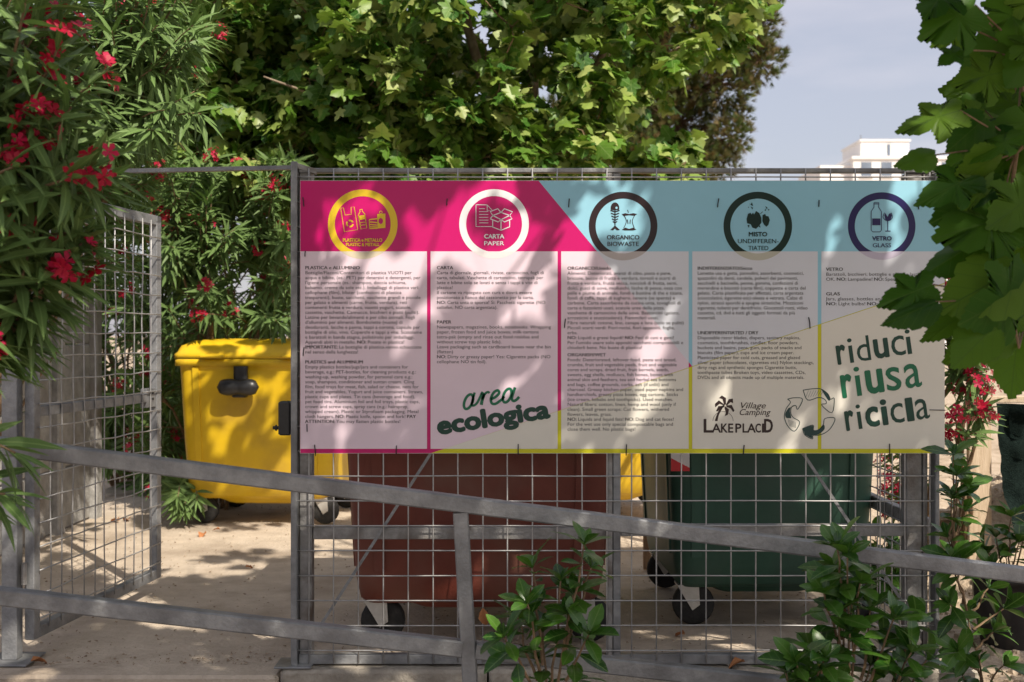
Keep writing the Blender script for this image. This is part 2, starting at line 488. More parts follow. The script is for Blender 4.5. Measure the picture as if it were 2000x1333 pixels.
# side fence running back from the right-hand post
side = thing('side_mesh_fence', 'side mesh panel running back from the right end post', 'fence', (1.70, FY + 0.07, 0))
def sb(x0, x1, y0, y1, z0, z1, name='rail', m='galv_old'):
    MB().box(x0, x1, y0, y1, z0, z1, 0.003).build(name, M[m], side)
sb(-0.02, 0.02, 0, 3.4, zt - 0.04, zt - 0.002)
sb(-0.02, 0.02, 0, 3.4, 0.55, 0.61)
sb(-0.02, 0.02, 0, 3.4, 0.03, 0.07)
sb(-0.025, 0.025, 3.4, 3.46, -0.1, zt, 'post')
sb(-0.0205, 0.0205, 1.66, 1.72, 0.072, 0.548, 'post')
sb(-0.0205, 0.0205, 1.66, 1.72, 0.612, zt - 0.042, 'post')
MB().bar((0.0, 0.15, 0.62), (0.0, 0.45, 1.9), 0.03, 0.012, (1, 0, 0)).build('brace', M['galv'], side)
for k in range(33):
    wire(side, (-0.024, 0.1 * k + 0.06, 0.07), (-0.024, 0.1 * k + 0.06, zt - 0.04), 0.002)
for k in range(18):
    wire(side, (-0.030, 0.01, 0.16 + 0.1 * k), (-0.030, 3.4, 0.16 + 0.1 * k), 0.002)

# ------------------------------------------------------------------ the printed sign
SY = 4.530                                       # front face of the board
sp = SY / FPX
def sx(px): return (px - 1000) * sp
def sz(py): return EYE + (HZ - py) * sp
sign = thing('information_sign', 'large printed waste sorting sign in magenta, blue and lime tied to the mesh', 'sign', (0, SY, 0))
MB().box(sx(586), sx(1845), 0.0, 0.004, sz(886), sz(353)).build('board', M['white_sheet'], sign)
LAYER = [0]
def flat(name, polys, m, depth, parent=None, label=None):
    """polys: list of (points, faces) or plain point lists, in photo pixels, laid at depth mm in front of the board"""
    mb = MB()
    for p in polys:
        if isinstance(p, tuple): pts, fc = p
        else: pts, fc = p, [tuple(range(len(p)))]
        mb.add([(sx(x), -depth / 1000, sz(y)) for x, y in pts], fc)
    o = mb.build(name, M[m], parent or sign)
    if label: o['label'] = label
    return o
def stroke(pts, w, closed=False):
    """ribbon along a polyline"""
    P = [Vector(p) for p in pts]
    n = len(P)
    L, Rr = [], []
    for i in range(n):
        a = P[i - 1] if (i > 0 or closed) else P[i]
        b = P[(i + 1) % n] if (i < n - 1 or closed) else P[i]
        d = (b - a)
        d = d.normalized() if d.length > 1e-6 else Vector((1, 0))
        nn = Vector((-d.y, d.x)) * w / 2
        L.append(P[i] + nn); Rr.append(P[i] - nn)
    vs = [tuple(p) for p in L] + [tuple(p) for p in Rr]
    fc = [(i, (i + 1) % n, n + (i + 1) % n, n + i) for i in range(n if closed else n - 1)]
    return (vs, fc)
def smooth2(pts, k=6):
    P = [Vector(p) for p in pts]
    out = []
    for i in range(len(P) - 1):
        p0, p1, p2, p3 = P[max(i - 1, 0)], P[i], P[i + 1], P[min(i + 2, len(P) - 1)]
        for j in range(k):
            t = j / k
            out.append(0.5 * ((2 * p1) + (p2 - p0) * t + (2 * p0 - 5 * p1 + 4 * p2 - p3) * t * t + (3 * p1 - p0 - 3 * p2 + p3) * t ** 3))
    out.append(P[-1])
    return [tuple(p) for p in out]
def arc(cx, cy, rx, ry, a0, a1, n=24):
    return [(cx + rx * math.cos(R(a0 + (a1 - a0) * k / n)), cy + ry * math.sin(R(a0 + (a1 - a0) * k / n))) for k in range(n + 1)]

# three colour fields
flat('magenta_field', [[(586.5, 353.5), (1052, 353.5), (1352, 716), (842, 885.5), (586.5, 885.5)]], 'ink_magenta', 0.3)
flat('blue_field', [[(1052, 353.5), (1844.5, 353.5), (1844.5, 553), (1352, 716)]], 'ink_blue', 0.3)
flat('lime_field', [[(842, 885.5), (1352, 716), (1844.5, 553), (1844.5, 885.5)]], 'ink_lime', 0.3)
# rings
rings = [(708.5, 438.4, 68, 'ink_yellow'), (965, 438, 68, 'ink_white'), (1217, 442, 67, 'ink_brown'), (1480, 442, 67, 'ink_dkgreen'), (1722, 442, 66, 'ink_navy')]
RO = []
for cx, cy, r, m in rings:
    RO.append(flat('ring', [stroke([(cx + (r - 6.7) * math.cos(2 * math.pi * k / 72), cy + (r - 6.7) * math.sin(2 * math.pi * k / 72)) for k in range(72)], 13.4, True)], m, 0.7))
def clip(poly, q):
    """convex clip of poly by convex q"""
    area = sum(a[0] * b[1] - b[0] * a[1] for a, b in zip(q, q[1:] + q[:1]))
    if area < 0: q = q[::-1]
    for a, b in zip(q, q[1:] + q[:1]):
        side = lambda p: (b[0] - a[0]) * (p[1] - a[1]) - (b[1] - a[1]) * (p[0] - a[0])
        out = []
        for p, r in zip(poly, poly[1:] + poly[:1]):
            sp1, sr = side(p), side(r)
            if sp1 >= 0: out.append(p)
            if (sp1 >= 0) != (sr >= 0):
                t_ = sp1 / (sp1 - sr)
                out.append((p[0] + (r[0] - p[0]) * t_, p[1] + (r[1] - p[1]) * t_))
        poly = out
        if not poly: break
    return poly
FIELD = (('tint_magenta', [(580, 340), (1041, 340), (1352, 716), (842, 885.5), (580, 972)]), ('tint_blue', [(1041, 340), (1850, 340), (1850, 551), (1352, 716)]), ('tint_lime', [(580, 972), (842, 885.5), (1352, 716), (1850, 551), (1850, 972)]))
for (x0, x1), (cx, cy, r, m), k_ in zip(((587, 834), (841, 1089), (1096, 1345), (1352, 1597), (1604, 1844.5)), rings, range(5)):
    for m_, q in FIELD:
        p = clip([(x0, 491.5), (x1, 491.5), (x1, 877), (x0, 877)], q)
        if len(p) > 2: flat('text_panel', [p], m_, 1.1)
    # the faint part of the ring that shows through the panel
    rm = r - 6.7
    lo, li = math.asin((491.5 - cy) / r), math.asin(min(1, (491.5 - cy) / (r - 13.4)))
    P = [(cx + r * math.cos(lo + (math.pi - 2 * lo) * t_ / 30), cy + r * math.sin(lo + (math.pi - 2 * lo) * t_ / 30)) for t_ in range(31)]
    Q = [(cx + (r - 13.4) * math.cos(li + (math.pi - 2 * li) * t_ / 30), cy + (r - 13.4) * math.sin(li + (math.pi - 2 * li) * t_ / 30)) for t_ in range(31)]
    flat('ring_foot', [(P + Q, [(t_, t_ + 1, 32 + t_, 31 + t_) for t_ in range(30)])], 'tint_ring_%d' % k_, 1.4, RO[k_])

# ---- lettering
TQ, BOLD = [], []
def glyphs(s, bold=0.0):
    cu = bpy.data.curves.new('t', 'FONT')
    cu.body = s
    cu.size = 1.0
    cu.resolution_u = 3
    o = bpy.data.objects.new('t', cu)
    C.objects.link(o)
    TQ.append(o)
    BOLD.append(bold)
    return len(TQ) - 1
jobs = []
def text_lines(x0, xr, y0, lines, pitch=9.68, m='ink_text'):
    """lines with *bold* runs; first line is the heading"""
    rows = []
    for li, s in enumerate(lines):
        runs = []
        if li == 0: s = '*' + s + '*'
        for k, run in enumerate(s.split('*')):
            if run.strip(): runs.append((glyphs(run.strip(), 0.022 if k % 2 else 0.0), run.startswith(' ')))
        rows.append((runs, y0 + 3.4 + pitch * li))
    jobs.append(('block', x0, xr, rows, pitch, m))
def fit_text(name, s, x0, x1, yb, h, m, bold=0.0, rot=0.0, shear=0.0, parent=None, depth=1.8):
    """one run fitted to a width (x0..x1) with font size h, baseline yb, turned by rot degrees"""
    jobs.append(('fit', name, glyphs(s, bold), x0, x1, yb, h, m, rot, shear, parent, depth))
def fit_glyphs(name, items, m, parent=None):
    """items: (char, bold, x0, x1, ytop, ybase at the left end, slope) each glyph stretched to its box"""
    jobs.append(('glyphs', name, [(glyphs(ch, b), x0, x1, h, yb, sl) for ch, b, x0, x1, h, yb, sl in items], m, parent))

text_lines(596, 824, 523, ['PLASTICA e ALLUMINIO', 'Bottiglie/Flaconi/Contenitori di plastica VUOTI per', 'acqua e bibite, (es.: PET) per detersivi e detergenti, per',
    "l'igiene personale (es.: shampoo, doccia schiuma,", 'balsamo, creme da sole etc.). Imballaggi di plastica vari:', 'cellophane (film), blister (confezioni di plastica',
    'trasparenti), buste, sacchetti, vaschette grandi e piccole', 'per gelato e alimenti (carne, frutta, verdura), reti', 'contenenti frutta e verdura, vasetti yogurt, scatole,',
    'cassette, vaschette. Cannucce, bicchieri e piatti (puliti).', 'Lattine per bevande/alimenti e per cibo animali. Fogli', "d'alluminio per alimenti. Bombolette (vuote) di",
    'deodoranti, lacche e panna, tappi a corona, capsule per', 'bottiglie di olio, vino. Coperchi e tappi a vite. Scatolame', 'e barattoli in banda stagna, polistirolo per imballaggi.',
    'Appendi abiti in metallo. *NO:* Posate in plastica!', '*IMPORTANTE:* Le bottiglie di plastica vanno schiacciate', 'nel senso della lunghezza!'])
text_lines(596, 826, 707, ['PLASTICS and ALUMINUM', 'Empty plastics bottles/jugs/jars and containers for', 'beverage, e.g.: PET-bottles, for cleaning products e.g.:',
    'washing-up, washing powder, for personal care e.g.:', 'soap, shampoo, conditioner and suntan cream. Cling', 'film, food trays for meat, fish, salad or cheese, nets for',
    'fruit and vegetables, Yogurt and juice containers. Straws,', 'plastic cups and plates. Tin cans (beverage and food),', 'pet food tins. Aluminium foil and foil trays, plastic caps,',
    'crown and screw caps, spray cans (e.g.: hairspray,', 'whipped cream). Plastic or Styrofoam packaging. Metal', 'cloth hangers. *NO:* Plastic knife, spoon and fork! *PAY*', '*ATTENTION:* You may flatten plastic bottles!'])
text_lines(853, 1065, 523, ['CARTA', 'Carta di giornale, giornali, riviste, cartoncino, fogli di', 'carta, tabulati. Vaschette di cartoncino, tetrapak per', 'latte e bibite solo se lavati e senza i tappi a vite di',
    'plastica!', 'Il cartone va ripiegato con cura e dovrà essere', 'posizionato a fianco del cassonetto per la carta.', '*NO:* Carta unta o sporca! Si: Pacchetti sigarette (NO', 'cellofan, NO carta argentata).'])
text_lines(853, 1076, 629, ['PAPER', 'Newspapers, magazines, books, notebooks. Wrapping', 'paper, frozen food and juice boxes, milk cartons', 'tetra-pak (empty and rinse out food residue and', 'without screw top plastic lids).',
    'Leave packaging such as cardboard boxes near the bin', '(flatten)', '*NO:* Dirty or greasy paper! Yes: Cigarette packs (NO', 'cellophane NO tin foil).'])
text_lines(1108, 1335, 524, ['ORGANICO/Umido', 'Alimenti: Deteriorati, avanzi di cibo, pasta e pane,', 'briciole, bucce di frutta e verdura, torsoli e scarti di', 'frutta e verdura, frutta secca, noccioli di frutta, semi,',
    'dolci, gusci di uova, molluschi, lische di pesce, ossa con', 'pelle e piume di animale, fondi e bustine di the e tisana,', 'fondi di caffè, tappi di sughero, cenere (se spenta) e', 'carbone. Carta assorbente da cucina unta, tovaglioli di',
    'carta e fazzoletti usati, scatole unte della pizza,', 'vaschette di cartoncino delle uova. Bastoncini (gelato,', 'arrosticini e stuzzicadenti). Fiammiferi usati.', 'Fibre naturali: cotone, lino, canapa e lana (solo se puliti)',
    'Piccoli scarti verdi: Fiori recisi, fiori appassiti, foglie,', 'erba.', '*NO:* Liquidi e grassi liquidi! *NO:* Feci di cani e gatti!', "Per l'umido usare solo appositi sacchetti compostabili e", 'chiuderli bene. No buste di plastica!'])
text_lines(1108, 1334, 693, ['ORGANISH/WET', 'Foods: Deteriorated, leftover food, pasta and bread,', 'crumbs, fruit and vegetable peels, fruit and vegetable', 'cores and scraps, dried fruit, fruit kernels, seeds,', 'sweets, egg shells, molluscs, fish bones, bones with',
    'animal skin and feathers, tea and herbal tea bottoms', 'and bags, coffee grounds, corks, ash (if unlit) and', 'charcoal. Greasy kitchen paper, used paper napkins and', 'handkerchiefs, greasy pizza boxes, egg cartons. Sticks', '(ice cream, kebabs and toothpicks). Used matches.',
    'Natural fibers: cotton, linen, hemp and wool (only if', 'clean). Small green scraps: Cut flowers, withered', 'flowers, leaves, grass.', '*NO:* Liquids and liquid fats! *NO:* Dog and cat feces!', 'For the wet use only special compostable bags and', 'close them well. No plastic bags!'])
text_lines(1362, 1577, 524, ['INDIFFERENZIATO/Secco', 'Lamette usa e getta, pannolini, assorbenti, cosmetici,', 'spazzolini da denti, candele, polveri dei pavimenti,', 'secchielli e bacinelle, penne, gomma, confezioni di', 'merendine e biscotti (carta film), coppette e carta del',
    'gelato. Carta plastificata per affettati, carta argentata', '(cioccolatini, sigarette etc) oleata e vetrata. Calze di', 'nylon, stracci sporchi e spugne sintetiche. Mozziconi', 'sigarette, tubetti per dentifricio. Giocattoli rotti, video', 'cassette, cd, dvd e tutti gli oggetti formati da più', 'materiali.'])
text_lines(1362, 1589, 650, ['UNDIFFERENTIATED / DRY', 'Disposable razor blades, diapers, sanitary napkins,', 'cosmetics, toothbrushes, candles, floor powders,', 'buckets and basins, pens, gum, packs of snacks and', 'biscuits (film paper), cups and ice cream paper.',
    'Plasticized paper for cold cuts, greased and glazed', 'silver paper (chocolates, cigarettes etc) Nylon stockings,', 'dirty rags and synthetic sponges Cigarette butts,', 'toothpaste tubes Broken toys, video cassettes, CDs,', 'DVDs and all objects made up of multiple materials.'])
text_lines(1613, 1800, 526, ['VETRO', 'Barattoli, bicchieri, bottiglie e piccole lastre', 'OK. *NO:* Lampadine! *NO:* Specchi!'])
text_lines(1613, 1755, 574, ['GLAS', 'Jars, glasses, bottles and small', '*NO:* Light bulbs! *NO:* Mirrors!'])

fit_text('caption', 'PLASTICA e METALLO', 670, 746.5, 472.5, 9, 'ink_yellow', 0.035, parent=RO[0])
fit_text('caption', 'PLASTIC & METALL', 676, 741, 481, 8.6, 'ink_yellow', 0.03, parent=RO[0])
fit_text('caption', 'CARTA', 946, 984.5, 466, 11.5, 'ink_white', 0.035, parent=RO[1])
fit_text('caption', 'PAPER', 946, 984.5, 479.5, 11.5, 'ink_white', 0.012, parent=RO[1])
fit_text('caption', 'ORGANICO', 1185.5, 1248.5, 468, 12, 'ink_brown', 0.02, parent=RO[2])
fit_text('caption', 'BIOWASTE', 1186.5, 1247.5, 481, 12, 'ink_brown', 0.01, parent=RO[2])
fit_text('caption', 'MISTO', 1462.5, 1498, 462, 12, 'ink_dkgreen', 0.03, parent=RO[3])
fit_text('caption', 'UNDIFFEREN-', 1441, 1520.5, 475.5, 12, 'ink_dkgreen', 0.008, parent=RO[3])
fit_text('caption', 'TIATED', 1461.5, 1500.5, 489, 12, 'ink_dkgreen', 0.008, parent=RO[3])
fit_text('caption', 'VETRO', 1703.5, 1741, 470, 11.5, 'ink_navy', 0.03, parent=RO[4])
fit_text('caption', 'GLASS', 1704.5, 1740, 483.5, 11.5, 'ink_navy', 0.012, parent=RO[4])
fit_text('slogan', 'ecologica', 858, 1073, 848, 49, 'ink_forest', 0.05, rot=8.7)
def zc(x): return 1520 + x / 4.444
def zy(y): return 600 + y / 4.444
def word(items, slope_from, name, m):
    (xa, ya), (xb, yb) = slope_from
    k = (yb - ya) / (xb - xa)
    out = []
    for ch, b, x0, x1, h in items:
        out.append((ch, b, zc(x0), zc(x1), h / 4.444, zy(ya + k * (x0 - xa)), k))
    fit_glyphs(name, out, m)
word([('r', .075, 515, 597, 170), ('i', -.012, 622, 662, 212), ('d', -.008, 692, 808, 215), ('u', .075, 838, 968, 172), ('c', .0, 992, 1110, 172), ('i', -.005, 1122, 1166, 212)], ((525, 502), (1165, 405)), 'slogan', 'ink_forest')
word([('r', .08, 556, 655, 205), ('i', -.008, 682, 732, 252), ('u', .085, 770, 925, 210), ('s', .02, 948, 1076, 205), ('a', .02, 1108, 1250, 210)], ((570, 792), (1250, 690)), 'slogan', 'ink_green')
word([('r', .075, 590, 668, 175), ('i', -.01, 696, 735, 212), ('c', .08, 765, 885, 178), ('i', .06, 905, 962, 225), ('c', .0, 985, 1100, 172), ('l', .06, 1120, 1185, 205), ('a', .005, 1202, 1318, 178)], ((600, 1076), (1320, 965)), 'slogan', 'ink_forest')
fit_glyphs('logo_lettering', [('L', .05, 1374, 1392, 27, 845.5, 0)] + [(c, .045, a, b, 18, 845.5, 0) for c, a, b in (('A', 1390, 1408), ('K', 1408, 1421), ('E', 1422, 1432), ('P', 1436, 1448), ('L', 1450, 1460), ('A', 1459, 1476), ('C', 1475, 1486), ('I', 1488, 1492))] + [('D', .055, 1492, 1509.5, 27, 845.5, 0)], 'ink_logo')
fit_text('logo_lettering', 'Village', 1443, 1494, 798, 17, 'ink_logo', 0.006, 0, 0.3)
fit_text('logo_lettering', 'Camping', 1443, 1503, 811, 17, 'ink_logo', 0.006, 0, 0.3)

dg = bpy.context.evaluated_depsgraph_get()
GM = []
for o in TQ:
    me = bpy.data.meshes.new_from_object(o.evaluated_get(dg))
    v = np.zeros(len(me.vertices) * 3)
    me.vertices.foreach_get('co', v)
    v = v.reshape(-1, 3)[:, :2]
    GM.append((v, [tuple(p.vertices) for p in me.polygons]))
    bpy.data.meshes.remove(me)
for o in TQ:
    cu = o.data
    bpy.data.objects.remove(o)
    bpy.data.curves.remove(cu)
def emit(mb, gi, fx, fy, depth):
    v, f = GM[gi]
    r = max(0.0, BOLD[gi])
    n = 0 if r <= 0 else (2 if r < .03 else 8)
    offs = [(0, 0)] + [(r * math.cos(2 * math.pi * q / n), r * math.sin(2 * math.pi * q / n)) for q in range(n)]
    for q, (da, db) in enumerate(offs):
        mb.add([(sx(fx(a + da, b + db)), -(depth + .09 * q) / 1000, sz(fy(a + da, b + db))) for a, b in v], f)
for j in jobs:
    if j[0] == 'block':
        _, x0, xr, rows, pitch, m = j
        wid = []
        for runs, yb in rows:
            w = 0
            for gi, sp_ in runs: w += GM[gi][0][:, 0].max() + (0.27 if w else 0)
            wid.append(w)
        k = (xr - x0) / max(wid)
        mb = MB()
        for runs, yb in rows:
            cur = 0.0
            for gi, sp_ in runs:
                if cur: cur += 0.27
                emit(mb, gi, lambda a, b: x0 + (cur + a) * k, lambda a, b: yb - b * pitch * .94, 1.8)
                cur += GM[gi][0][:, 0].max()
        mb.build('text_block', M[m], sign)
    elif j[0] == 'fit':
        _, name, gi, x0, x1, yb, h, m, rot, shear, parent, depth = j
        v = GM[gi][0]
        a0, a1 = v[:, 0].min(), v[:, 0].max()
        L = (x1 - x0) / math.cos(R(rot))
        k = L / (a1 - a0 + 1e-9)
        c, s_ = math.cos(R(rot)), math.sin(R(rot))
        mb = MB()
        X = lambda a, b: (a - a0 + b * shear) * k
        emit(mb, gi, lambda a, b: x0 + X(a, b) * c - b * h * s_ * 1.0, lambda a, b: yb - X(a, b) * s_ - b * h * c, depth)
        mb.build(name, M[m], parent or sign)
    else:
        _, name, items, m, parent = j
        mb = MB()
        for gi, x0, x1, h, yb, sl in items:
            v = GM[gi][0]
            a0, a1, b0, b1 = v[:, 0].min(), v[:, 0].max(), v[:, 1].min(), v[:, 1].max()
            r = max(0.0, BOLD[gi]) * h * .62
            BOLD[gi] = 0
            n = 10 if r > 0 else 1
            X0, X1, H, YB = x0 + r, x1 - r, h - 2 * r, yb - r
            for q in range(n):
                ox, oy = r * math.cos(2 * math.pi * q / n), r * math.sin(2 * math.pi * q / n)
                emit(mb, gi, lambda a, b: ox + X0 + (a - a0) / (a1 - a0) * (X1 - X0) + (b - b0) / (b1 - b0) * H * sl * 0.9,
                     lambda a, b: oy + YB + sl * (a - a0) / (a1 - a0) * (X1 - X0) - (b - b0) / (b1 - b0) * H, 1.8 + .09 * q)
        mb.build(name, M[m], sign)
# script word
def c8(p): return [(830 + x / 4.76, 620 + y / 4.76) for x, y in p]
def ell(cx, cy, rx, ry, tilt, a0=0, a1=360, n=26):
    out = []
    for k in range(n + 1):
        a = R(a0 + (a1 - a0) * k / n)
        x, y = rx * math.cos(a), ry * math.sin(a)
        out.append((cx + x * math.cos(R(tilt)) - y * math.sin(R(tilt)), cy + x * math.sin(R(tilt)) + y * math.cos(R(tilt))))
    return out
flat('slogan', [stroke(c8(ell(405, 785, 36, 72, 22)), 5.2), stroke(c8(smooth2([(462, 700), (448, 750), (436, 805), (450, 822), (482, 800), (512, 745), (528, 708)])), 4.6),
                stroke(c8(smooth2([(520, 700), (545, 722), (532, 770), (524, 815)])), 6), stroke(c8(smooth2([(530, 765), (556, 715), (585, 695), (600, 706)])), 4.6),
                stroke(c8(smooth2([(612, 762), (655, 742), (690, 705), (676, 680), (640, 700), (614, 755), (622, 800), (660, 803), (712, 765), (738, 735)])), 5.2),
                stroke(c8(ell(765, 728, 34, 68, 22)), 5.2), stroke(c8(smooth2([(838, 652), (822, 700), (808, 755), (822, 778), (850, 768), (876, 740)])), 5.4)], 'ink_green', 2.2)
# pictograms
def c5(p, ox=580, oy=340, s=4.444): return [(ox + x / s, oy + y / s) for x, y in p]
f5 = []
f5 += [stroke(c5([(380, 298), (403, 295), (418, 358), (472, 352), (470, 290), (497, 287), (528, 485), (412, 503), (380, 298)]), 1.3)]
f5 += [stroke(c5(arc(460, 432, 27, 27, a, a + 85, 8)), 3.0) for a in (10, 130, 250)]
f5 += [stroke(c5([(545, 312), (566, 308), (568, 325), (590, 350), (606, 470), (556, 480), (533, 358), (548, 328), (545, 312)]), 1.4), c5([(534, 365), (592, 357), (596, 392), (540, 402)]),
       stroke(c5([(545, 425), (600, 418)]), 1.2), stroke(c5([(549, 448), (603, 441)]), 1.2)]
f5 += [c5([(697, 350), (768, 345), (768, 470), (700, 474)]), stroke(c5([(628, 398), (700, 390)]), 2), stroke(c5([(630, 475), (700, 472)]), 2), stroke(c5([(632, 418), (698, 424)]), 2.2), stroke(c5([(632, 440), (698, 446)]), 2.2), stroke(c5([(628, 460), (698, 462)]), 2),
       stroke(c5(arc(728, 335, 12, 12, 0, 360, 10)), 1.2), stroke(c5([(628, 398), (630, 475)]), 1.4)]
flat('pictogram', f5, 'ink_yellow', 1.4, RO[0])
flat('pictogram', [c5(arc(728, 410, 20, 26, 0, 360, 14))[:-1]], 'ink_magenta', 1.7, RO[0])
g5 = lambda p: c5(p, 830, 340, 4.444)
f5 = [stroke(g5([(443, 268), (540, 270), (585, 318), (540, 318), (540, 270)]), 1.4), stroke(g5([(443, 268), (443, 458), (590, 458)]), 1.4)]
f5 += [stroke(g5([(470, y), (520 + (30 if y > 320 else 0), y)]), 1.2) for y in (303, 328, 353, 378, 402, 426)]
f5 += [stroke(g5(q), 1.9) for q in ([(566, 390), (590, 362), (660, 335), (735, 362), (756, 390), (690, 418), (660, 398), (635, 418), (566, 390)], [(590, 362), (566, 328), (632, 303), (660, 335)], [(660, 335), (690, 303), (760, 330), (735, 362)],
      [(590, 362), (660, 398), (735, 362)], [(588, 402), (588, 462), (660, 490), (735, 460), (735, 402)], [(660, 398), (660, 490)])]
flat('pictogram', f5, 'ink_white', 1.4, RO[1])
g5 = lambda p: c5(p, 1090, 340, 4.76)
f5 = [g5(arc(529, 318, 40, 52, 160, 380, 14) + [(560, 335), (529, 340), (495, 335)])]
f5 += [stroke(g5([(529, 335), (529, 490)]), 2)] + [stroke(g5([(529 - w, y - 10), (529, y + 4), (529 + w, y - 10)]), 2.2) for y, w in ((350, 42), (376, 38), (402, 34), (428, 28), (452, 20))]
f5 += [g5([(529, 480), (575, 522), (545, 525), (529, 508), (512, 525), (485, 522)])]
f5 += [g5([(592, 375), (625, 366), (660, 374), (700, 366), (735, 374), (710, 390), (660, 384), (610, 392)]), g5([(592, 520), (625, 500), (660, 512), (700, 500), (728, 518), (700, 526), (620, 526)]),
       stroke(g5(smooth2([(612, 385), (635, 440), (610, 505)])), 1.3), stroke(g5(smooth2([(712, 385), (690, 440), (708, 505)])), 1.3), stroke(g5([(645, 425), (650, 465)]), 1.5), stroke(g5([(672, 425), (668, 465)]), 1.5), stroke(g5([(645, 335), (655, 362)]), 1.2)]
flat('pictogram', f5, 'ink_brown', 1.4, RO[2])
flat('pictogram', [g5(arc(543, 316, 11, 11, 0, 360, 10))[:-1]], 'ink_blue', 1.7, RO[2])
g5 = lambda p: c5(p, 1340, 340, 4.76)
f5 = [g5([(562, 420), (575, 372), (600, 362), (608, 378), (622, 360), (632, 378), (650, 345), (680, 365), (700, 410), (700, 455), (672, 490), (650, 512), (615, 500), (600, 468), (566, 460)]),
      g5([(710, 385), (735, 372), (742, 392), (765, 395), (778, 430), (765, 475), (745, 492), (722, 470), (708, 440)]), g5([(570, 478), (590, 474), (582, 502)]), g5([(674, 492), (684, 476), (692, 500)]), g5([(582, 270), (600, 285), (612, 265), (622, 300), (604, 292)]),
      g5([(600, 305), (622, 315), (615, 332)]), g5([(735, 300), (755, 312), (752, 332)]), g5([(762, 325), (775, 332), (766, 345)]), g5([(728, 340), (740, 325), (742, 345)]), g5([(575, 305), (585, 310), (578, 318)]), stroke(g5([(690, 372), (712, 352)]), 1.2)]
flat('pictogram', f5, 'ink_dkgreen', 1.4, RO[3])
g5 = lambda p: c5(p, 1590, 340, 4.76)
f5 = [stroke(g5([(556, 268), (602, 268), (598, 310), (625, 350), (625, 525), (610, 540), (545, 540), (530, 525), (530, 350), (556, 310), (556, 268)]), 1.4), g5([(540, 415), (616, 415), (616, 478), (540, 478)]), stroke(g5([(552, 280), (604, 280)]), 1.4),
      stroke(g5(smooth2([(655, 362), (640, 400), (660, 428), (684, 436), (710, 428), (728, 400), (715, 362)])), 1.4), g5([(652, 385), (664, 365), (672, 384), (684, 400), (694, 374), (708, 364), (722, 390), (712, 425), (684, 436), (662, 425)]),
      stroke(g5([(684, 436), (684, 530)]), 1.6), stroke(g5([(660, 533), (710, 533)]), 1.8)]
flat('pictogram', f5, 'ink_navy', 1.4, RO[4])
# palm emblem
q4 = lambda p: c5(p, 1340, 600, 4.444)
palm = [q4(smooth2([(248, 990), (268, 930), (300, 870), (330, 850), (312, 885), (285, 935), (272, 990)], 4))]
for pts in ([(330, 850), (315, 800), (285, 790), (310, 768), (345, 790), (346, 845)], [(335, 850), (285, 810), (250, 840), (252, 872), (290, 840), (335, 858)], [(330, 858), (280, 860), (258, 905), (275, 905), (300, 878), (335, 868)],
            [(345, 848), (370, 800), (405, 795), (408, 835), (385, 825), (352, 858)], [(348, 855), (395, 850), (420, 900), (408, 912), (385, 880), (350, 868)], [(340, 862), (372, 890), (362, 935), (335, 948), (345, 915), (332, 875)]):
    palm.append(q4(pts))
palm += [stroke(q4(arc(320, 990, 88, 82, 180, 360, 20)), 0.8)]
flat('palm_emblem', palm, 'ink_logo', 1.8)
# hand-drawn recycling arrows
z6 = lambda p: [(zc(x), zy(y)) for x, y in p]
A1 = smooth2([(215, 722), (300, 710), (370, 712), (430, 755), (452, 800), (485, 795), (465, 918), (375, 850), (415, 838), (405, 805), (350, 785), (255, 808), (215, 722)], 4)
A2 = smooth2([(80, 800), (140, 788), (210, 800), (168, 888), (150, 855), (115, 870), (108, 920), (130, 960), (185, 1000), (140, 1078), (80, 1030), (52, 950), (70, 880), (105, 828), (80, 800)], 4)
A3 = smooth2([(210, 1055), (300, 1025), (305, 1070), (350, 1065), (390, 1020), (405, 968), (490, 965), (462, 1040), (410, 1090), (350, 1112), (300, 1115), (295, 1145), (230, 1110), (210, 1055)], 4)
flat('recycling_arrow', [stroke(z6(A1), 1.6)] + [stroke(z6([(235 + 22 * k, 790 - 4 * k), (262 + 22 * k, 725)]), 0.5) for k in range(7)] + [z6(smooth2([(372, 714), (432, 755), (452, 800), (436, 812), (405, 770)], 4))], 'ink_outline', 1.8)
flat('recycling_arrow', [stroke(z6(A2), 1.6), z6(smooth2([(150, 856), (112, 868), (100, 905), (112, 960), (95, 965), (66, 960), (60, 925), (85, 880)], 4))] + [stroke(z6([(85 + 12 * k, 975 + 4 * k), (100 + 10 * k, 1035 + 3 * k)]), 0.6) for k in range(6)], 'ink_outline', 1.8)
flat('recycling_arrow', [stroke(z6(A3), 1.6), z6(smooth2([(212, 1056), (298, 1030), (306, 1072), (350, 1068), (392, 1020), (400, 1060), (350, 1105), (296, 1112), (290, 1138), (232, 1108)], 4))], 'ink_outline', 1.8)
# ties that hold the board to the mesh
for px, py, h in ((593, 395, 18), (873, 395, 13), (1111, 397, 17), (1402, 397, 17), (1599, 398, 13), (1794, 401, 17), (596, 496, 11), (1103, 632, 18), (1581, 631, 22), (593, 687, 17), (600, 836, 15),
                  (616, 880, 22), (774, 879, 17), (1012, 878, 21), (1223, 879, 22), (1452, 879, 19), (1737, 882, 30)):
    d = random.uniform(-2, 2) if h > 14 else 0.5
    MB().tube([(sx(px + d), -0.0025, sz(py - h / 2)), (sx(px), -0.005, sz(py)), (sx(px - d * .4), -0.0025, sz(py + h / 2))], 0.0022, 6).build('cable_tie', M['tie'], sign)
MB().tube([(sx(1815), -0.003, sz(801)), (sx(1846), -0.003, sz(801.5))], 0.0018, 6).build('cable_tie', M['tie'], sign)

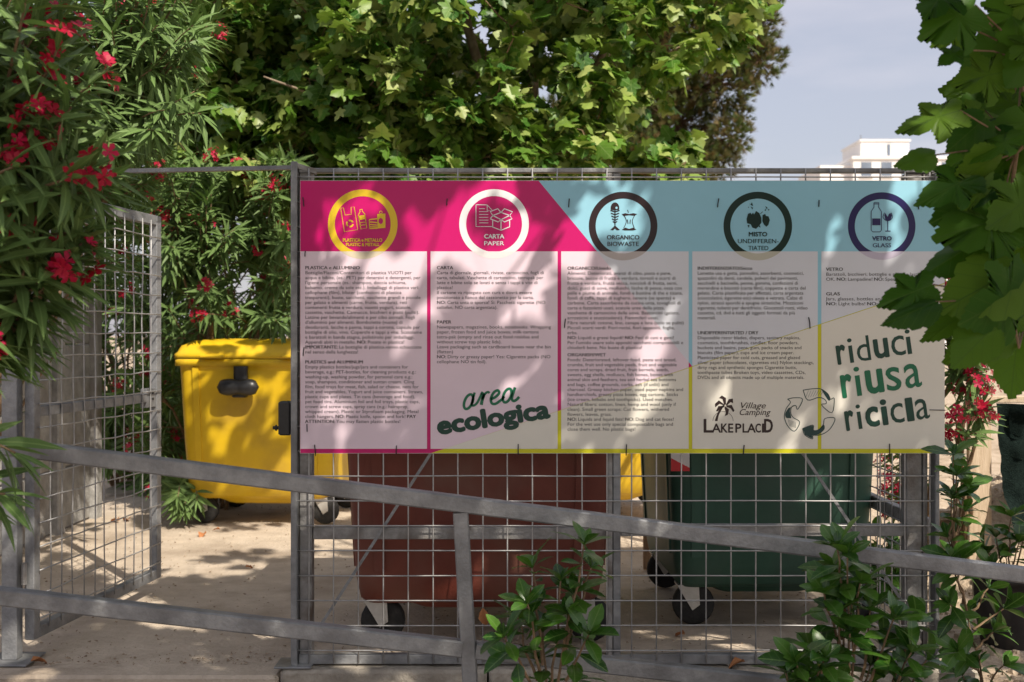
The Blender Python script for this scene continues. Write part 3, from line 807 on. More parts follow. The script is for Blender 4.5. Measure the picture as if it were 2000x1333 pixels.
# ------------------------------------------------------------------ gate, hinge post, header
hp = thing('gate_post', 'upright square steel post that the open gate hangs on', 'post', (-2.085, 4.72, 0))
MB().box(-0.032, 0.032, -0.03, 0.03, 0.012, 2.06, 0.003).build('upright', M['galv'], hp)
MB().box(-0.09, 0.1, -0.10, 0.10, 0.004, 0.012, 0.002).build('base_plate', M['galv'], hp)
for z in (0.32, 1.62):
    MB().tube([(0.05, 0.0, z), (0.05, 0.0, z + 0.09)], 0.012, 8).build('hinge', M['galv_old'], hp)
hd = MB().bar((-2.05, 4.72, 2.035), (FX(571) - 0.001, FY + 0.0, FZ(328)), 0.03, 0.016).build('header_bar', M['galv'])
tag(hd, 'thin flat bar spanning the gateway above the opening', 'bar')
gate = thing('mesh_gate', 'open wire mesh gate leaf swung inward in grey frame', 'gate', (-2.02, 4.735, 0), R(83.2))
GW, g0, g1 = 1.25, 0.083, 1.985
t = 0.042
def gb(name, x0, x1, z0, z1, y=t / 2, m='galv'):
    return MB().box(x0, x1, -y, y, z0, z1, 0.003).build(name, M[m], gate)
gb('stile', 0, 0.05, g0, g1); gb('stile', GW - 0.055, GW, g0, g1)
gb('rail', 0.05, GW - 0.055, g0, g0 + 0.05); gb('rail', 0.05, GW - 0.055, g1 - 0.05, g1); gb('rail', 0.05, GW - 0.17, 1.015, 1.06)
lp = gb('lock_plate', GW - 0.17, GW - 0.056, 0.985, 1.085, 0.017)
for dz in (0.02, 0.05):
    MB().tube([(GW - 0.10, -0.0175, 1.01 + dz), (GW - 0.10, -0.024, 1.01 + dz)], 0.006, 8).build('screw', M['black'], lp)
for k in range(11):
    wire(gate, (0.12 + 0.1 * k, -0.024, g0 + 0.03), (0.12 + 0.1 * k, -0.024, g1 - 0.03), 0.007, 0.0034)
for k in range(18):
    wire(gate, (0.03, -0.0295, 0.17 + 0.1 * k), (GW - 0.02, -0.0295, 0.17 + 0.1 * k), 0.005, 0.0034)

# ------------------------------------------------------------------ sloping handrail in front
hr = thing('handrail', 'sloping galvanised two-rail handrail crossing in front of the sign', 'railing', (-0.16, 3.75, -0.13))
def rp(X, dz=0.0): return (X, 3.75 + 0.1 * (X + 0.16), 0.80 - 0.1415 * (X + 0.16) + dz)
MB().bar(rp(-3.2), rp(3.4), 0.052, 0.054, bev=0.005).build('top_rail', M['galv'], hr, local=False)
MB().bar(rp(-3.2, -0.478), rp(-0.1665, -0.478), 0.05, 0.054, bev=0.005).build('lower_rail', M['galv'], hr, local=False)
MB().bar(rp(-0.1215, -0.478), rp(3.4, -0.478), 0.05, 0.054, bev=0.005).build('lower_rail', M['galv'], hr, local=False)
for X in (-0.17, -2.9, 2.6):
    a = Vector(rp(X, -0.028)); b = Vector(rp(X + 0.05, 0)); b.z = -0.13
    MB().bar(b, a, 0.05, 0.046, (0, 1, 0), 0.004).build('post', M['galv'], hr, local=False)

# ------------------------------------------------------------------ wheeled bins
def bin_(name, label, loc, rz, wx, wy, col, trunnion=True):
    o = thing(name, label, 'bin', loc, rz, None)
    zs = [(0.19, .82, .80, .06), (0.21, .86, .85, .08), (0.30, .89, .885, .09), (0.62, .925, .92, .09), (1.10, .96, .955, .08), (1.14, .962, .96, .07), (1.142, 1.0, 1.0, .05), (1.19, 1.0, 1.0, .05)]
    body = MB().loft([rrect(wx * a, wy * b, r, z) for z, a, b, r in zs]).build('body', M[col], o, True)
    for p in body.data.polygons: p.use_smooth = len(p.vertices) == 4 and abs(p.normal.z) < 0.5
    # stiffening ribs on the four sides
    for s in (-1, 1):
        for u in (-0.36, 0.36):
            MB().bar((u * wx * .98, s * wy * .444, 0.34), (u * wx * 1.02, s * wy * .481, 1.135), 0.045, 0.02, (0, 1, 0)).build('rib', M[col], o)
            MB().bar((s * wx * .447, u * wy * .9, 0.34), (s * wx * .481, u * wy, 1.135), 0.02, 0.045, (0, 1, 0)).build('rib', M[col], o)
    MB().loft([rrect(wx * .40, wy * .55, .05, .135), rrect(wx * .46, wy * .64, .07, .15), rrect(wx * .62, wy * .70, .07, .195)]).build('underside', M[col], o)
    lid = MB().loft([rrect(wx * 1.004, wy * 1.004, .05, 1.194), rrect(wx * 1.006, wy * 1.006, .05, 1.225), rrect(wx * .985, wy * .985, .07, 1.24), rrect(wx * .965, wy * .94, .1, 1.285), rrect(wx * .88, wy * .78, .14, 1.32), rrect(wx * .7, wy * .45, .12, 1.335)]).build('lid', M[col], o)
    for p in lid.data.polygons: p.use_smooth = len(p.vertices) == 4
    for u in (-.25, .25):
        MB().box(u * wx - .09, u * wx + .09, -wy * .5 - .05, -wy * .5 - .004, 1.20, 1.222, .006).build('lid_grip', M[col], lid)
    # lifting trunnion with its strap
    y = -wy * .488
    tr = MB().loft([rrect(.10, .05, .02, 1.03, -0.1, y - .005), rrect(.10, .05, .02, 1.14, -0.1, y - .005)]).build('strap', M['black'], o)
    k = MB()
    rg = []
    for q in range(13):
        a = q / 12
        x = -0.1 - 0.15 + 0.30 * a
        w = 0.058 * (1 - abs(2 * a - 1) ** 5) ** .5 * (1 - .18 * math.exp(-((a - .5) / .1) ** 2)) + .002
        rg.append([(x, y - .075 + w * .8 * math.cos(2 * math.pi * j / 12), .995 + w * math.sin(2 * math.pi * j / 12)) for j in range(12)])
    k.loft(rg).build('trunnion', M['black'], o, True)
    MB().box(-0.15, -0.05, y - .06, y + .012, .92, .955, .008).build('trunnion_foot', M['black'], o)
    for i, (cx, cy) in enumerate(((-.375, -.34), (.375, -.34), (-.375, .34), (.375, .34))):
        X, Y = cx * wx, cy * wy
        a = random.uniform(-.5, .5) if i > 1 else (.25 if i == 0 else -.15)
        fk = MB()
        fk.box(X - .05, X + .05, Y - .05, Y + .05, .187, .196)
        for s in (-1, 1):
            fk.add([(X - .05, Y + s * .034, .19), (X + .05, Y + s * .034, .19), (X + .055, Y + s * .034, .10), (X + .02, Y + s * .034, .075),
                    (X - .05, Y + s * .038, .19), (X + .05, Y + s * .038, .19), (X + .055, Y + s * .038, .10), (X + .02, Y + s * .038, .075)],
                   [(0, 1, 2, 3), (7, 6, 5, 4), (0, 4, 5, 1), (1, 5, 6, 2), (2, 6, 7, 3), (3, 7, 4, 0)])
        fk = fk.build('caster_fork', M['zinc'], o)
        wheel_mb((X + .03, Y, .1), .098, .05).build('wheel', M['rubber'], fk, True)
        MB().tube([(X + .03, Y - .042, .1), (X + .03, Y + .042, .1)], .014, 8).build('axle', M['zinc'], fk)
    return o
bin_('wheeled_bin', 'bright yellow wheeled waste bin seen through the open gateway', (-1.79, 8.55, 0), R(-3), 1.17, 1.12, 'yellow')
bin_('wheeled_bin', 'red-brown wheeled waste bin directly behind the left half of the mesh', (-0.15, 5.40, 0), R(1), 1.22, 1.12, 'brown')
gbn = bin_('wheeled_bin', 'dark green wheeled waste bin behind the right half of the mesh', (1.19, 5.72, 0), R(2), 1.02, 1.14, 'green')
bin_('wheeled_bin', 'second yellow bin, a sliver seen between brown bin and planks', (0.62, 8.7, 0), R(2), 1.24, 1.12, 'yellow')
# red and white marking on the green bin
mk = MB().box(-.485, -.40, -.5465, -.5435, .74, .98).build('marking', M['whitetape'], gbn)
MB().add([(-.485, -.5475, .98), (-.40, -.5475, .87), (-.40, -.5475, .98)], [(0, 1, 2)]).build('marking_stripe', M['redtape'], mk)
MB().add([(-.485, -.5475, .80), (-.485, -.5475, .74), (-.40, -.5475, .74), (-.40, -.5475, .755)], [(0, 1, 2, 3)]).build('marking_stripe', M['redtape'], mk)
# planks leaning beside the green bin
for i, (px, w, py, lab) in enumerate(((1264, 0.045, 1040, 'narrow brown plank standing upright beside the green bin'), (1290, 0.085, 1092, 'wide pale plank standing against the green bin'))):
    b = at(px, py, 6.55 - i * .12); b.z = 0.003
    pl = MB().bar((b.x, b.y, 0.003), (b.x + .02 - .04 * i, b.y + .22, 1.75), w, 0.025, (0, 1, 0)).build('plank', M['plank' if i == 0 else 'wood'])
    tag(pl, lab, 'plank')

# ------------------------------------------------------------------ concrete side wall on the left
cw = thing('concrete_fence', 'old grey concrete panel fence seen through the open gate', 'wall', (-3.15, 7.0, 0))
ys = [-2.2, -0.7, 0.75, 1.45]
for y in ys:
    MB().box(-0.07, 0.07, y - .06, y + .06, -0.05, 1.80, .01).build('post', M['wallc'], cw)
for a, b in zip(ys[:-1], ys[1:]):
    for k in range(4):
        d = random.uniform(-.008, .008)
        MB().box(-.025 + d, .025 + d, a + .064, b - .064, 0.01 + k * .43, 0.432 + k * .43, .008).build('panel', M['wallc'], cw)
# ------------------------------------------------------------------ white building far away
bd = thing('apartment_building', 'white flat-roofed building far off above the fence top', 'building', (37, 122, 0))
MB().box(-1.4, 9.2, -4, 6, -0.1, 19.7).build('wall', M['render'], bd)
MB().box(-4.6, -1.402, -3, 6, -0.1, 19.2).build('wall', M['render'], bd)
MB().box(-1.6, 9.4, -4.2, 6.2, 19.7, 20.0).build('parapet', M['render'], bd)
tw = MB().box(-0.2, 4.9, -2.6, 4, 20.0, 21.8).build('roof_house', M['render'], bd)
MB().box(-0.35, 5.05, -2.75, 4.15, 21.8, 22.0).build('roof_slab', M['render'], tw)
MB().tube([(0.6, 0, 22.0), (0.6, 0, 22.9)], 0.06, 6).build('antenna', M['galv'], tw)
MB().box(2.6, 2.9, -2.68, -2.602, 20.3, 21.5).build('window', M['glass'], tw)
for r_ in range(6):
    for c_ in range(5):
        w_ = MB().box(-0.6 + c_ * 2.1, 0.5 + c_ * 2.1, -4.05, -4.002, 2.4 + r_ * 3.1, 3.9 + r_ * 3.1).build('window', M['glass'], bd)
        MB().box(-0.75 + c_ * 2.1, 0.65 + c_ * 2.1, -4.16, -4.003, 2.25 + r_ * 3.1, 2.395 + r_ * 3.1).build('sill', M['render'], w_)

# ------------------------------------------------------------------ board post, net, pot on the right
bp = MB().box(2.525, 2.65, 6.25, 6.29, -0.05, 1.02, .004).build('timber_post', M['wood'])
tag(bp, 'pale timber board post standing at the edge of the dark net', 'post')
nt = thing('shade_net', 'dark green shade netting draped from a plank behind the earth heap', 'netting', (3.245, 6.3, 0))
MB().box(-0.59, 1.6, -.02, .05, 0.985, 1.02, .003).build('top_plank', M['wood'], nt)
vs, fs = [], []
nx, nzv = 70, 26
for j in range(nzv + 1):
    for i in range(nx + 1):
        u, v = i / nx, j / nzv
        x = -0.575 + 2.15 * u
        z = 0.984 - (0.62 + .16 * math.sin(x * 7) + .12 * noise.noise((x * 5, 1, 4))) * v
        gather = math.exp(-((u - .13) / .09) ** 2)
        fold = .07 * math.sin(x * 26 + 2.2 * math.sin(v * 3)) * (0.25 + gather * 1.6) + .03 * math.sin(x * 9 + v * 4) + .05 * v * noise.noise((x * 3, z * 3, 2)) + .07 * noise.noise((x * 9, z * 5, 2)) + .03 * noise.noise((x * 22, z * 12, 8))
        vs.append((x - .1 * gather * v * (u - .13) / .09, -.06 - abs(fold) * 1.2 - .12 * v * v, z + .05 * v * noise.noise((x * 2, 0, 7))))
for j in range(nzv):
    for i in range(nx):
        a = j * (nx + 1) + i
        fs.append((a, a + 1, a + nx + 2, a + nx + 1))
MB().add(vs, fs).build('cloth', M['net'], nt, True)
pot = thing('plant_pot', 'dark plastic nursery pot with young shrub beside the fence end', 'pot', (2.28, 5.2, -0.06))
rg = []
for r_, z in ((.115, 0), (.13, .06), (.15, .22), (.155, .30), (.168, .30), (.168, .325), (.15, .325), (.145, .27)):
    rg.append([(r_ * math.cos(2 * math.pi * k / 22) * (1 + .04 * math.sin(3 * k)), r_ * math.sin(2 * math.pi * k / 22), z + .006 * math.sin(k * 1.7)) for k in range(22)])
MB().loft(rg, cap=False).add([(0.115 * math.cos(2 * math.pi * k / 22), .115 * math.sin(2 * math.pi * k / 22), 0.002) for k in range(22)], [tuple(range(22))]).build('shell', M['black'], pot, True)
MB().add([(.147 * math.cos(2 * math.pi * k / 22), .147 * math.sin(2 * math.pi * k / 22), .285 + .008 * math.sin(k * 2.3)) for k in range(22)] + [(0, 0, .30)], [(k, (k + 1) % 22, 22) for k in range(22)]).build('soil', M['earth'], pot)

# ------------------------------------------------------------------ leaves
LEAF = {}
def leafmesh(name, verts, faces, m):
    me = bpy.data.meshes.new(name)
    me.from_pydata(verts, [], faces)
    a = me.attributes.new('luv', 'FLOAT_VECTOR', 'POINT')
    a.data.foreach_set('vector', [c for v in verts for c in (v[0], v[1], 0)])
    me.materials.append(m)
    me.polygons.foreach_set('use_smooth', [True] * len(me.polygons))
    me.update()
    V = np.array(verts)
    LEAF[name] = (me, V, faces)
    return name
def strip_leaf(name, stations, droop, fold, m, curl=0.0):
    vs, fs = [], []
    for t, w in stations:
        z = -droop * t * t
        vs += [(-w, t, z + fold * w + curl * math.sin(t * 9)), (0, t, z), (w, t, z + fold * w - curl * math.sin(t * 8))]
    for k in range(len(stations) - 1):
        a = 3 * k
        fs += [(a, a + 1, a + 4, a + 3), (a + 1, a + 2, a + 5, a + 4)]
    return leafmesh(name, vs, fs, m)
def lobed_leaf(name, half, m, teeth=0, bend=0.15, cup=0.1, seed=0):
    rnd = random.Random(seed)
    pts = half + [(-x, y) for x, y in half[-2:0:-1]]
    if teeth:
        o = []
        n = len(pts)
        for i in range(n):
            p, q = Vector(pts[i]), Vector(pts[(i + 1) % n])
            L = (q - p).length
            k = max(1, int(L / teeth))
            d = (q - p).normalized()
            nn = Vector((d.y, -d.x))
            if nn.dot((p + q) / 2 - Vector((0, .4))) < 0: nn = -nn
            for s in range(k):
                o.append(tuple(p.lerp(q, s / k)))
                o.append(tuple(p.lerp(q, (s + .72) / k) + nn * teeth * rnd.uniform(.3, .5)))
        pts = o
    c = (0, .33)
    def zf(x, y): return -bend * (y ** 2) - cup * abs(x) ** 1.3 * 1.2 + .035 * math.sin(7 * x + seed) * math.cos(6 * y)
    vs = [(c[0], c[1], zf(*c))]
    n = len(pts)
    if teeth:
        for f in (.5, 1.0):
            for x, y in pts:
                X, Y = c[0] + (x - c[0]) * f, c[1] + (y - c[1]) * f
                vs.append((X, Y, zf(X, Y)))
        fs = [(0, 1 + i, 1 + (i + 1) % n) for i in range(n)]
        fs += [(1 + i, 1 + n + i, 1 + n + (i + 1) % n, 1 + (i + 1) % n) for i in range(n)]
    else:
        vs += [(x, y, zf(x, y)) for x, y in pts]
        fs = [(0, 1 + i, 1 + (i + 1) % n) for i in range(n)]
    return leafmesh(name, vs, fs, m)
OS = [(0, .008), (.12, .045), (.35, .082), (.62, .075), (.85, .035), (1, .002)]
for i in range(3):
    strip_leaf('oleander_%d' % i, OS, (.06, .22, .4)[i], (.25, .4, .15)[i], M['ole'])
LS = [(0, .02), (.14, .07), (.36, .165), (.6, .205), (.82, .14), (.94, .06), (1, .004)]
for i in range(3):
    strip_leaf('laurel_%d' % i, LS, (.1, .3, .2)[i], (.3, .15, .45)[i], M['laurel'], (0, .01, .012)[i])
HALF = [(0, .02), (.20, -.08), (.45, -.03), (.37, .12), (.34, .2), (.56, .34), (.60, .48), (.43, .49), (.27, .52), (.30, .66), (.22, .78), (.12, .86), (0, 1)]
HALF2 = [(0, .01), (.2, -.05), (.40, .06), (.50, .24), (.44, .36), (.44, .50), (.32, .58), (.27, .72), (.14, .86), (0, 1)]
for i in range(3):
    lobed_leaf('plane_%d' % i, HALF, M['plane'], 0, (.12, .35, -.1)[i], (.1, .35, .25)[i], i)
for i in range(4):
    lobed_leaf('near_%d' % i, HALF2 if i % 2 else HALF, M['near'], .075, (.1, .3, .22, .05)[i], (.12, .3, .05, .4)[i], i)
PT = []
for k in range(5):
    a = k * 2 * math.pi / 5
    c, s_ = math.cos(a), math.sin(a)
    PT.append([(c * x - s_ * y, s_ * x + c * y, z) for x, y, z in ((-.08, .06, 0), (.08, .06, 0), (.34, .62, .16), (.12, .95, .2), (-.26, .72, .12))])
vs = [p for q in PT for p in q]
leafmesh('flower', vs, [tuple(range(5 * k, 5 * k + 5)) for k in range(5)], M['petal'])
leafmesh('flower_old', [(x * .6, y * .6, z * 3) for x, y, z in vs], [tuple(range(5 * k, 5 * k + 5)) for k in range(5)], M['petal_old'])

def lm(pos, d, up, size, roll=0.0, wid=1.0):
    y = Vector(d).normalized()
    x = y.cross(Vector(up))
    if x.length < 1e-4: x = y.orthogonal()
    x.normalize()
    z = x.cross(y)
    if roll:
        q = Quaternion(y, roll)
        x, z = q @ x, q @ z
    m = Matrix.Identity(4)
    for i in range(3):
        m[i][0], m[i][1], m[i][2], m[i][3] = x[i] * size * wid, y[i] * size, z[i] * size, pos[i]
    return m
def joined(name, items, parent):
    """all items (matrix, leaf key) as one mesh with a random value per leaf"""
    by = {}
    for m_, k in items: by.setdefault(k, []).append(m_)
    V, F, Rn, U = [], [], [], []
    base = 0
    for k, ms in by.items():
        me, v, fc = LEAF[k]
        A = np.array([[list(r) for r in m_] for m_ in ms])
        P = np.einsum('nij,vj->nvi', A[:, :3, :3], v) + A[:, None, :3, 3]
        V.append(P.reshape(-1, 3))
        for q in range(len(ms)):
            F += [tuple(i + base + q * len(v) for i in f) for f in fc]
        Rn.append(np.repeat(np.random.RandomState(len(ms)).rand(len(ms)), len(v)))
        U.append(np.tile(v * np.array([1, 1, 0]), (len(ms), 1)))
        base += len(v) * len(ms)
    V = np.concatenate(V)
    o = np.array(parent.location) if parent else np.zeros(3)
    me = bpy.data.meshes.new(name)
    me.from_pydata((V - o).tolist(), [], F)
    a = me.attributes.new('rnd', 'FLOAT', 'POINT'); a.data.foreach_set('value', np.concatenate(Rn))
    a = me.attributes.new('luv', 'FLOAT_VECTOR', 'POINT'); a.data.foreach_set('vector', np.concatenate(U).ravel())
    me.materials.append(LEAF[items[0][1]][0].materials[0])
    me.polygons.foreach_set('use_smooth', [True] * len(me.polygons))
    ob = bpy.data.objects.new(name, me)
    C.objects.link(ob)
    if parent: ob.parent = parent
    return ob
def scatter(parent, items, n_single, stuff='foliage', single='leaf'):
    """the leaves that show largest become objects of their own, the rest one mesh"""
    sc = []
    for i, (m_, k) in enumerate(items):
        p = m_.translation
        s_ = -1
        if p.y > 0.5:
            x, y = topx(p)
            if -40 < x < 2040 and -40 < y < 1370:
                s_ = m_.to_scale().y / (p.y ** 1.6)
        sc.append((s_, i))
    sc.sort(reverse=True)
    keep = set(i for s_, i in sc[:n_single] if s_ > 0)
    T = Matrix.Translation(-parent.location)
    rest = []
    for i, (m_, k) in enumerate(items):
        if i in keep:
            ob = bpy.data.objects.new(single, LEAF[k][0])
            C.objects.link(ob)
            ob.parent = parent
            ob.matrix_local = T @ m_
        else: rest.append((m_, k))
    if rest:
        tag(joined(stuff, rest, parent), kind='stuff')
def rv(s=1.0): return Vector((random.uniform(-s, s), random.uniform(-s, s), random.uniform(-s, s)))

# ------------------------------------------------------------------ oleanders
def oleander(label, root, tips, leaf=(.11, .17), flower=.3, single=300, withered=0.0, length=.55):
    o = thing('oleander', label, 'shrub', root)
    items, fl, old = [], [], []
    st = MB()
    root = Vector(root)
    mains = []
    for tip in random.sample(list(tips), max(3, len(tips) // 12)):
        b = root + Vector((random.uniform(-.2, .2), random.uniform(-.2, .2), 0))
        e = b.lerp(Vector(tip), .72)
        pts = [b.lerp(e, k / 6) + Vector((0, 0, .12 * math.sin(math.pi * k / 6))) + (rv(.03) if k else Vector()) for k in range(7)]
        st.tube(pts, .016, 6, .008)
        mains += pts[2:]
    for tip in tips:
        tip = Vector(tip)
        b = min(mains, key=lambda p: (p - tip).length + .6 * max(0, p.z - tip.z + .1))
        mid = b.lerp(tip, .55) + Vector((0, 0, .22 * (tip - b).length * .5)) + rv(.06)
        pts = []
        for k in range(9):
            t_ = k / 8
            pts.append(b * (1 - t_) ** 2 + mid * 2 * t_ * (1 - t_) + tip * t_ * t_)
        st.tube(pts, .007, 5, .003)
        d = (pts[-1] - pts[-3]).normalized()
        n = int(length / .038)
        ax = d.orthogonal().normalized()
        total = sum((pts[i + 1] - pts[i]).length for i in range(8))
        for k in range(n):
            t_ = 1 - (k * .038) / total
            if t_ < .08: break
            p = b * (1 - t_) ** 2 + mid * 2 * t_ * (1 - t_) + tip * t_ * t_
            dd = (2 * (1 - t_) * (mid - b) + 2 * t_ * (tip - mid)).normalized()
            spread = .35 + .9 * min(1, k / 5)
            for w in range(3):
                a = w * 2.094 + k * 1.05 + random.uniform(-.3, .3)
                out = Quaternion(dd, a) @ dd.orthogonal().normalized()
                ld = (dd * math.cos(spread) + out * math.sin(spread) + Vector((0, 0, -.18))).normalized()
                if random.random() < .12: continue
                items.append((lm(p, ld, dd + out * .2 + Vector((0, 0, .6)), random.uniform(*leaf) * (.7 if k == 0 else 1), random.uniform(-.6, .6), random.uniform(.8, 1.15)), 'oleander_%d' % random.randrange(3)))
        if random.random() < flower:
            c = tip + d * .03
            lst = old if random.random() < withered else fl
            cl = []
            for q in range(random.randint(7, 13)):
                off = rv(.05)
                cl.append((lm(c + off, (off + d * .03 + rv(.02)).orthogonal(), (off.normalized() + Vector((0, -.5, .3)) + rv(.5)), random.uniform(.021, .033)), 'flower_old' if lst is old else 'flower'))
            lst += cl
    st.build('stems', M['twig'], o, local=False)
    scatter(o, items, single)
    if fl: scatter(o, fl, 150, 'blossom', 'flower')
    if old: scatter(o, old, 60, 'withered_blossom', 'withered_flower')
    return o
def tips_px(n, x0, x1, y0, y1, Y0, Y1, keep=lambda x, y: True):
    out = []
    while len(out) < n:
        x, y = random.uniform(x0, x1), random.uniform(y0, y1)
        if keep(x, y): out.append(at(x, y, random.uniform(Y0, Y1)))
    return out
near_tips = tips_px(75, -160, 190, -60, 430, 2.7, 3.5, lambda x, y: x < 120 or y > 120) + tips_px(34, -120, 150, 430, 690, 2.7, 3.2, lambda x, y: x < 170 - abs(y - 500) * .5) \
    + [at(160, 475, 2.9), at(150, 500, 2.95), at(130, 455, 2.9), at(60, 250, 2.8), at(30, 885, 2.9), at(10, 965, 2.85), at(-30, 930, 2.9), at(195, 370, 3.0), at(185, 345, 3.0)]
oleander('near red-flowering oleander with long leaves overhanging the gate at left', (-2.15, 2.9, -0.13), near_tips, (.12, .20), .3, 300, length=.5)
mid_tips = tips_px(150, 20, 440, -120, 330, 5.6, 7.2, lambda x, y: x < 430 - max(0, y - 150) * .5) + tips_px(50, 60, 300, 330, 560, 6.8, 7.6)
oleander('tall oleander with red flower sprays reaching above the open gate', (-3.5, 6.6, -0.1), mid_tips, (.13, .20), .16, 300, length=.65)
back_tips = tips_px(130, 290, 600, 300, 700, 8.0, 9.2, lambda x, y: y < 640 or x < 360) + tips_px(60, 330, 640, 120, 330, 8.6, 9.6) + tips_px(30, 225, 370, 640, 960, 8.5, 9.2) + tips_px(5, 340, 385, 960, 1005, 7.9, 8.1)
oleander('oleander hedge with scattered red blooms behind the yellow bin', (-2.35, 9.0, -0.05), back_tips, (.13, .20), .3, 300, length=.65)
hedge_tips = tips_px(380, -60, 640, 60, 900, 10.0, 11.5) + tips_px(150, 130, 460, 330, 960, 9.4, 10.2)
oleander('dense dark oleander furthest back, filling the gap behind the gate', (-3.6, 10.9, -0.1), hedge_tips, (.16, .24), .04, 60, length=.9)
r_tips = tips_px(40, 1845, 1935, 500, 850, 5.8, 6.15) + tips_px(10, 1700, 1775, 880, 1010, 6.2, 6.8)
oleander('oleander with hanging red blooms and withered heads right of the sign', (2.5, 6.42, -0.05), r_tips, (.10, .15), .95, 120, .25, length=.28)

# ------------------------------------------------------------------ plane trees
def limb(mb, a, b, r0, r1, sag=.15):
    a, b = Vector(a), Vector(b)
    pts = [a.lerp(b, k / 6) + Vector((0, 0, sag * math.sin(math.pi * k / 6))) + (rv(.05) if 0 < k < 6 else Vector()) for k in range(7)]
    mb.tube(pts, r0, 7, r1)
    return pts
def plane_tree(label, base, trunk_top, limbs, clumps, nleaf, size, keys, single, extra=None, spread=.22):
    o = thing('plane_tree', label, 'tree', base)
    tr = MB()
    base, trunk_top = Vector(base), Vector(trunk_top)
    tr.tube([base + (trunk_top - base) * (k / 5) + (rv(.03) if 0 < k < 5 else Vector()) for k in range(6)], .17, 12, .11)
    tr.build('trunk', M['bark'], o, True, local=False)
    ends = []
    for l_ in limbs:
        b = MB()
        ends += limb(b, trunk_top if l_[2] is None else l_[2], l_[0], l_[1], .006)[2:]
        b.build('branch', M['bark'], o, True, local=False)
    tw = MB()
    items = []
    for c in sorted((Vector(c) for c in clumps), key=lambda c: (c - trunk_top).length):
        e = min(ends, key=lambda p: (p - c).length)
        mid = e.lerp(c, .5) + rv(.12)
        tw.tube([e, mid, c], .008, 4, .004)
        ends.append(c)
        sub = [c + rv(spread) for _ in range(3)]
        for s_ in sub: tw.tube([c, c.lerp(s_, .5) + rv(.03), s_], .004, 4, .002)
        for k in range(nleaf):
            s_ = random.choice(sub)
            p = c.lerp(s_, random.uniform(.2, 1.1)) + rv(.07)
            d = ((p - e).normalized() * .5 + rv(.8) + Vector((0, 0, -.45))).normalized()
            up = Vector((SUN.x * .5, SUN.y * .5, 1)) + rv(.75)
            items.append((lm(p, d, up, random.uniform(*size), random.uniform(-.4, .4)), random.choice(keys)))
    tw.build('twigs', M['twig'], o, local=False)
    if extra: extra(o, items)
    scatter(o, items, single, 'crown')
    return o
cl = []
while len(cl) < 820:
    v = rv(1)
    if not .35 < v.length < 1: continue
    p = Vector((-0.55 + v.x * 2.9, 9.9 + v.y * 2.4, 5.0 + v.z * 3.0))
    x, y = topx(p)
    if v.y > .35 and random.random() < .6: continue
    if y > 420: continue
    if 60 < y < 290 and x > 1500 - min(170, y - 60) * 1.6: continue
    if y >= 290 and x > 1330: continue
    cl.append(p)
cl += tips_px(170, 290, 820, 40, 350, 8.4, 10.2) + tips_px(50, 820, 1200, 200, 350, 8.4, 9.6) + tips_px(8, 1200, 1330, 305, 350, 8.6, 9.4)
plane_tree('sunlit plane tree spreading behind and above the sign', (0.4, 10.3, -0.05), (0.1, 10.2, 2.6),
           [(at(610, 40, 8.6), .07, None), (at(515, 150, 8.2), .05, None), (at(700, 270, 8.4), .06, None), ((-2.6, 9.6, 4.6), .06, None), ((1.6, 9.4, 4.7), .06, None), ((0.4, 9.8, 7.0), .08, None), ((1.3, 8.8, 3.6), .05, None), ((-1.2, 8.6, 6.2), .06, None)],
           cl, 40, (.09, .165), ['plane_0', 'plane_1', 'plane_2'], 300)

# near tree: trunk right of the camera, crown overhead, one branch hanging into view on the right
ov = []
while len(ov) < 330:
    p = Vector((random.uniform(-1.6, 4.6), random.uniform(-0.4, 3.3), random.uniform(3.2, 5.2)))
    if p.z - 3.2 < (p.y - 2.6) * 0.9: continue
    ov.append(p)
for _ in range(24): ov.append(Vector((random.uniform(-.7, 1.1), random.uniform(4.9, 6.2), random.uniform(3.7, 4.8))))
NL = [(1850, -25, 1806, 30, 1.0), (1905, 10, 1797, 73, .9), (1885, 50, 1814, 92, .8), (1877, 98, 1836, 120, .8), (1985, 50, 1888, 132, 1.0), (1965, 140, 1862, 160, 1.0), (1876, 216, 1743, 252, .72), (1826, 303, 1745, 314, .8),
      (1925, 232, 1852, 288, 1.0), (1995, 262, 1898, 300, .8), (1905, 342, 1806, 388, .6), (1965, 365, 1822, 418, .9), (1990, 420, 1826, 458, 1.0), (1912, 472, 1806, 532, .8), (1822, 556, 1715, 596, .62), (1828, 590, 1713, 637, .55),
      (1985, 530, 1835, 590, 1.0), (1912, 598, 1812, 655, .5), (1968, 632, 1842, 690, .75), (1992, 650, 1958, 772, 1.1), (1940, 640, 1862, 718, .9), (2005, 560, 1900, 640, 1.0), (1935, 395, 1880, 330, .9), (1950, 300, 1880, 365, 1.0)]
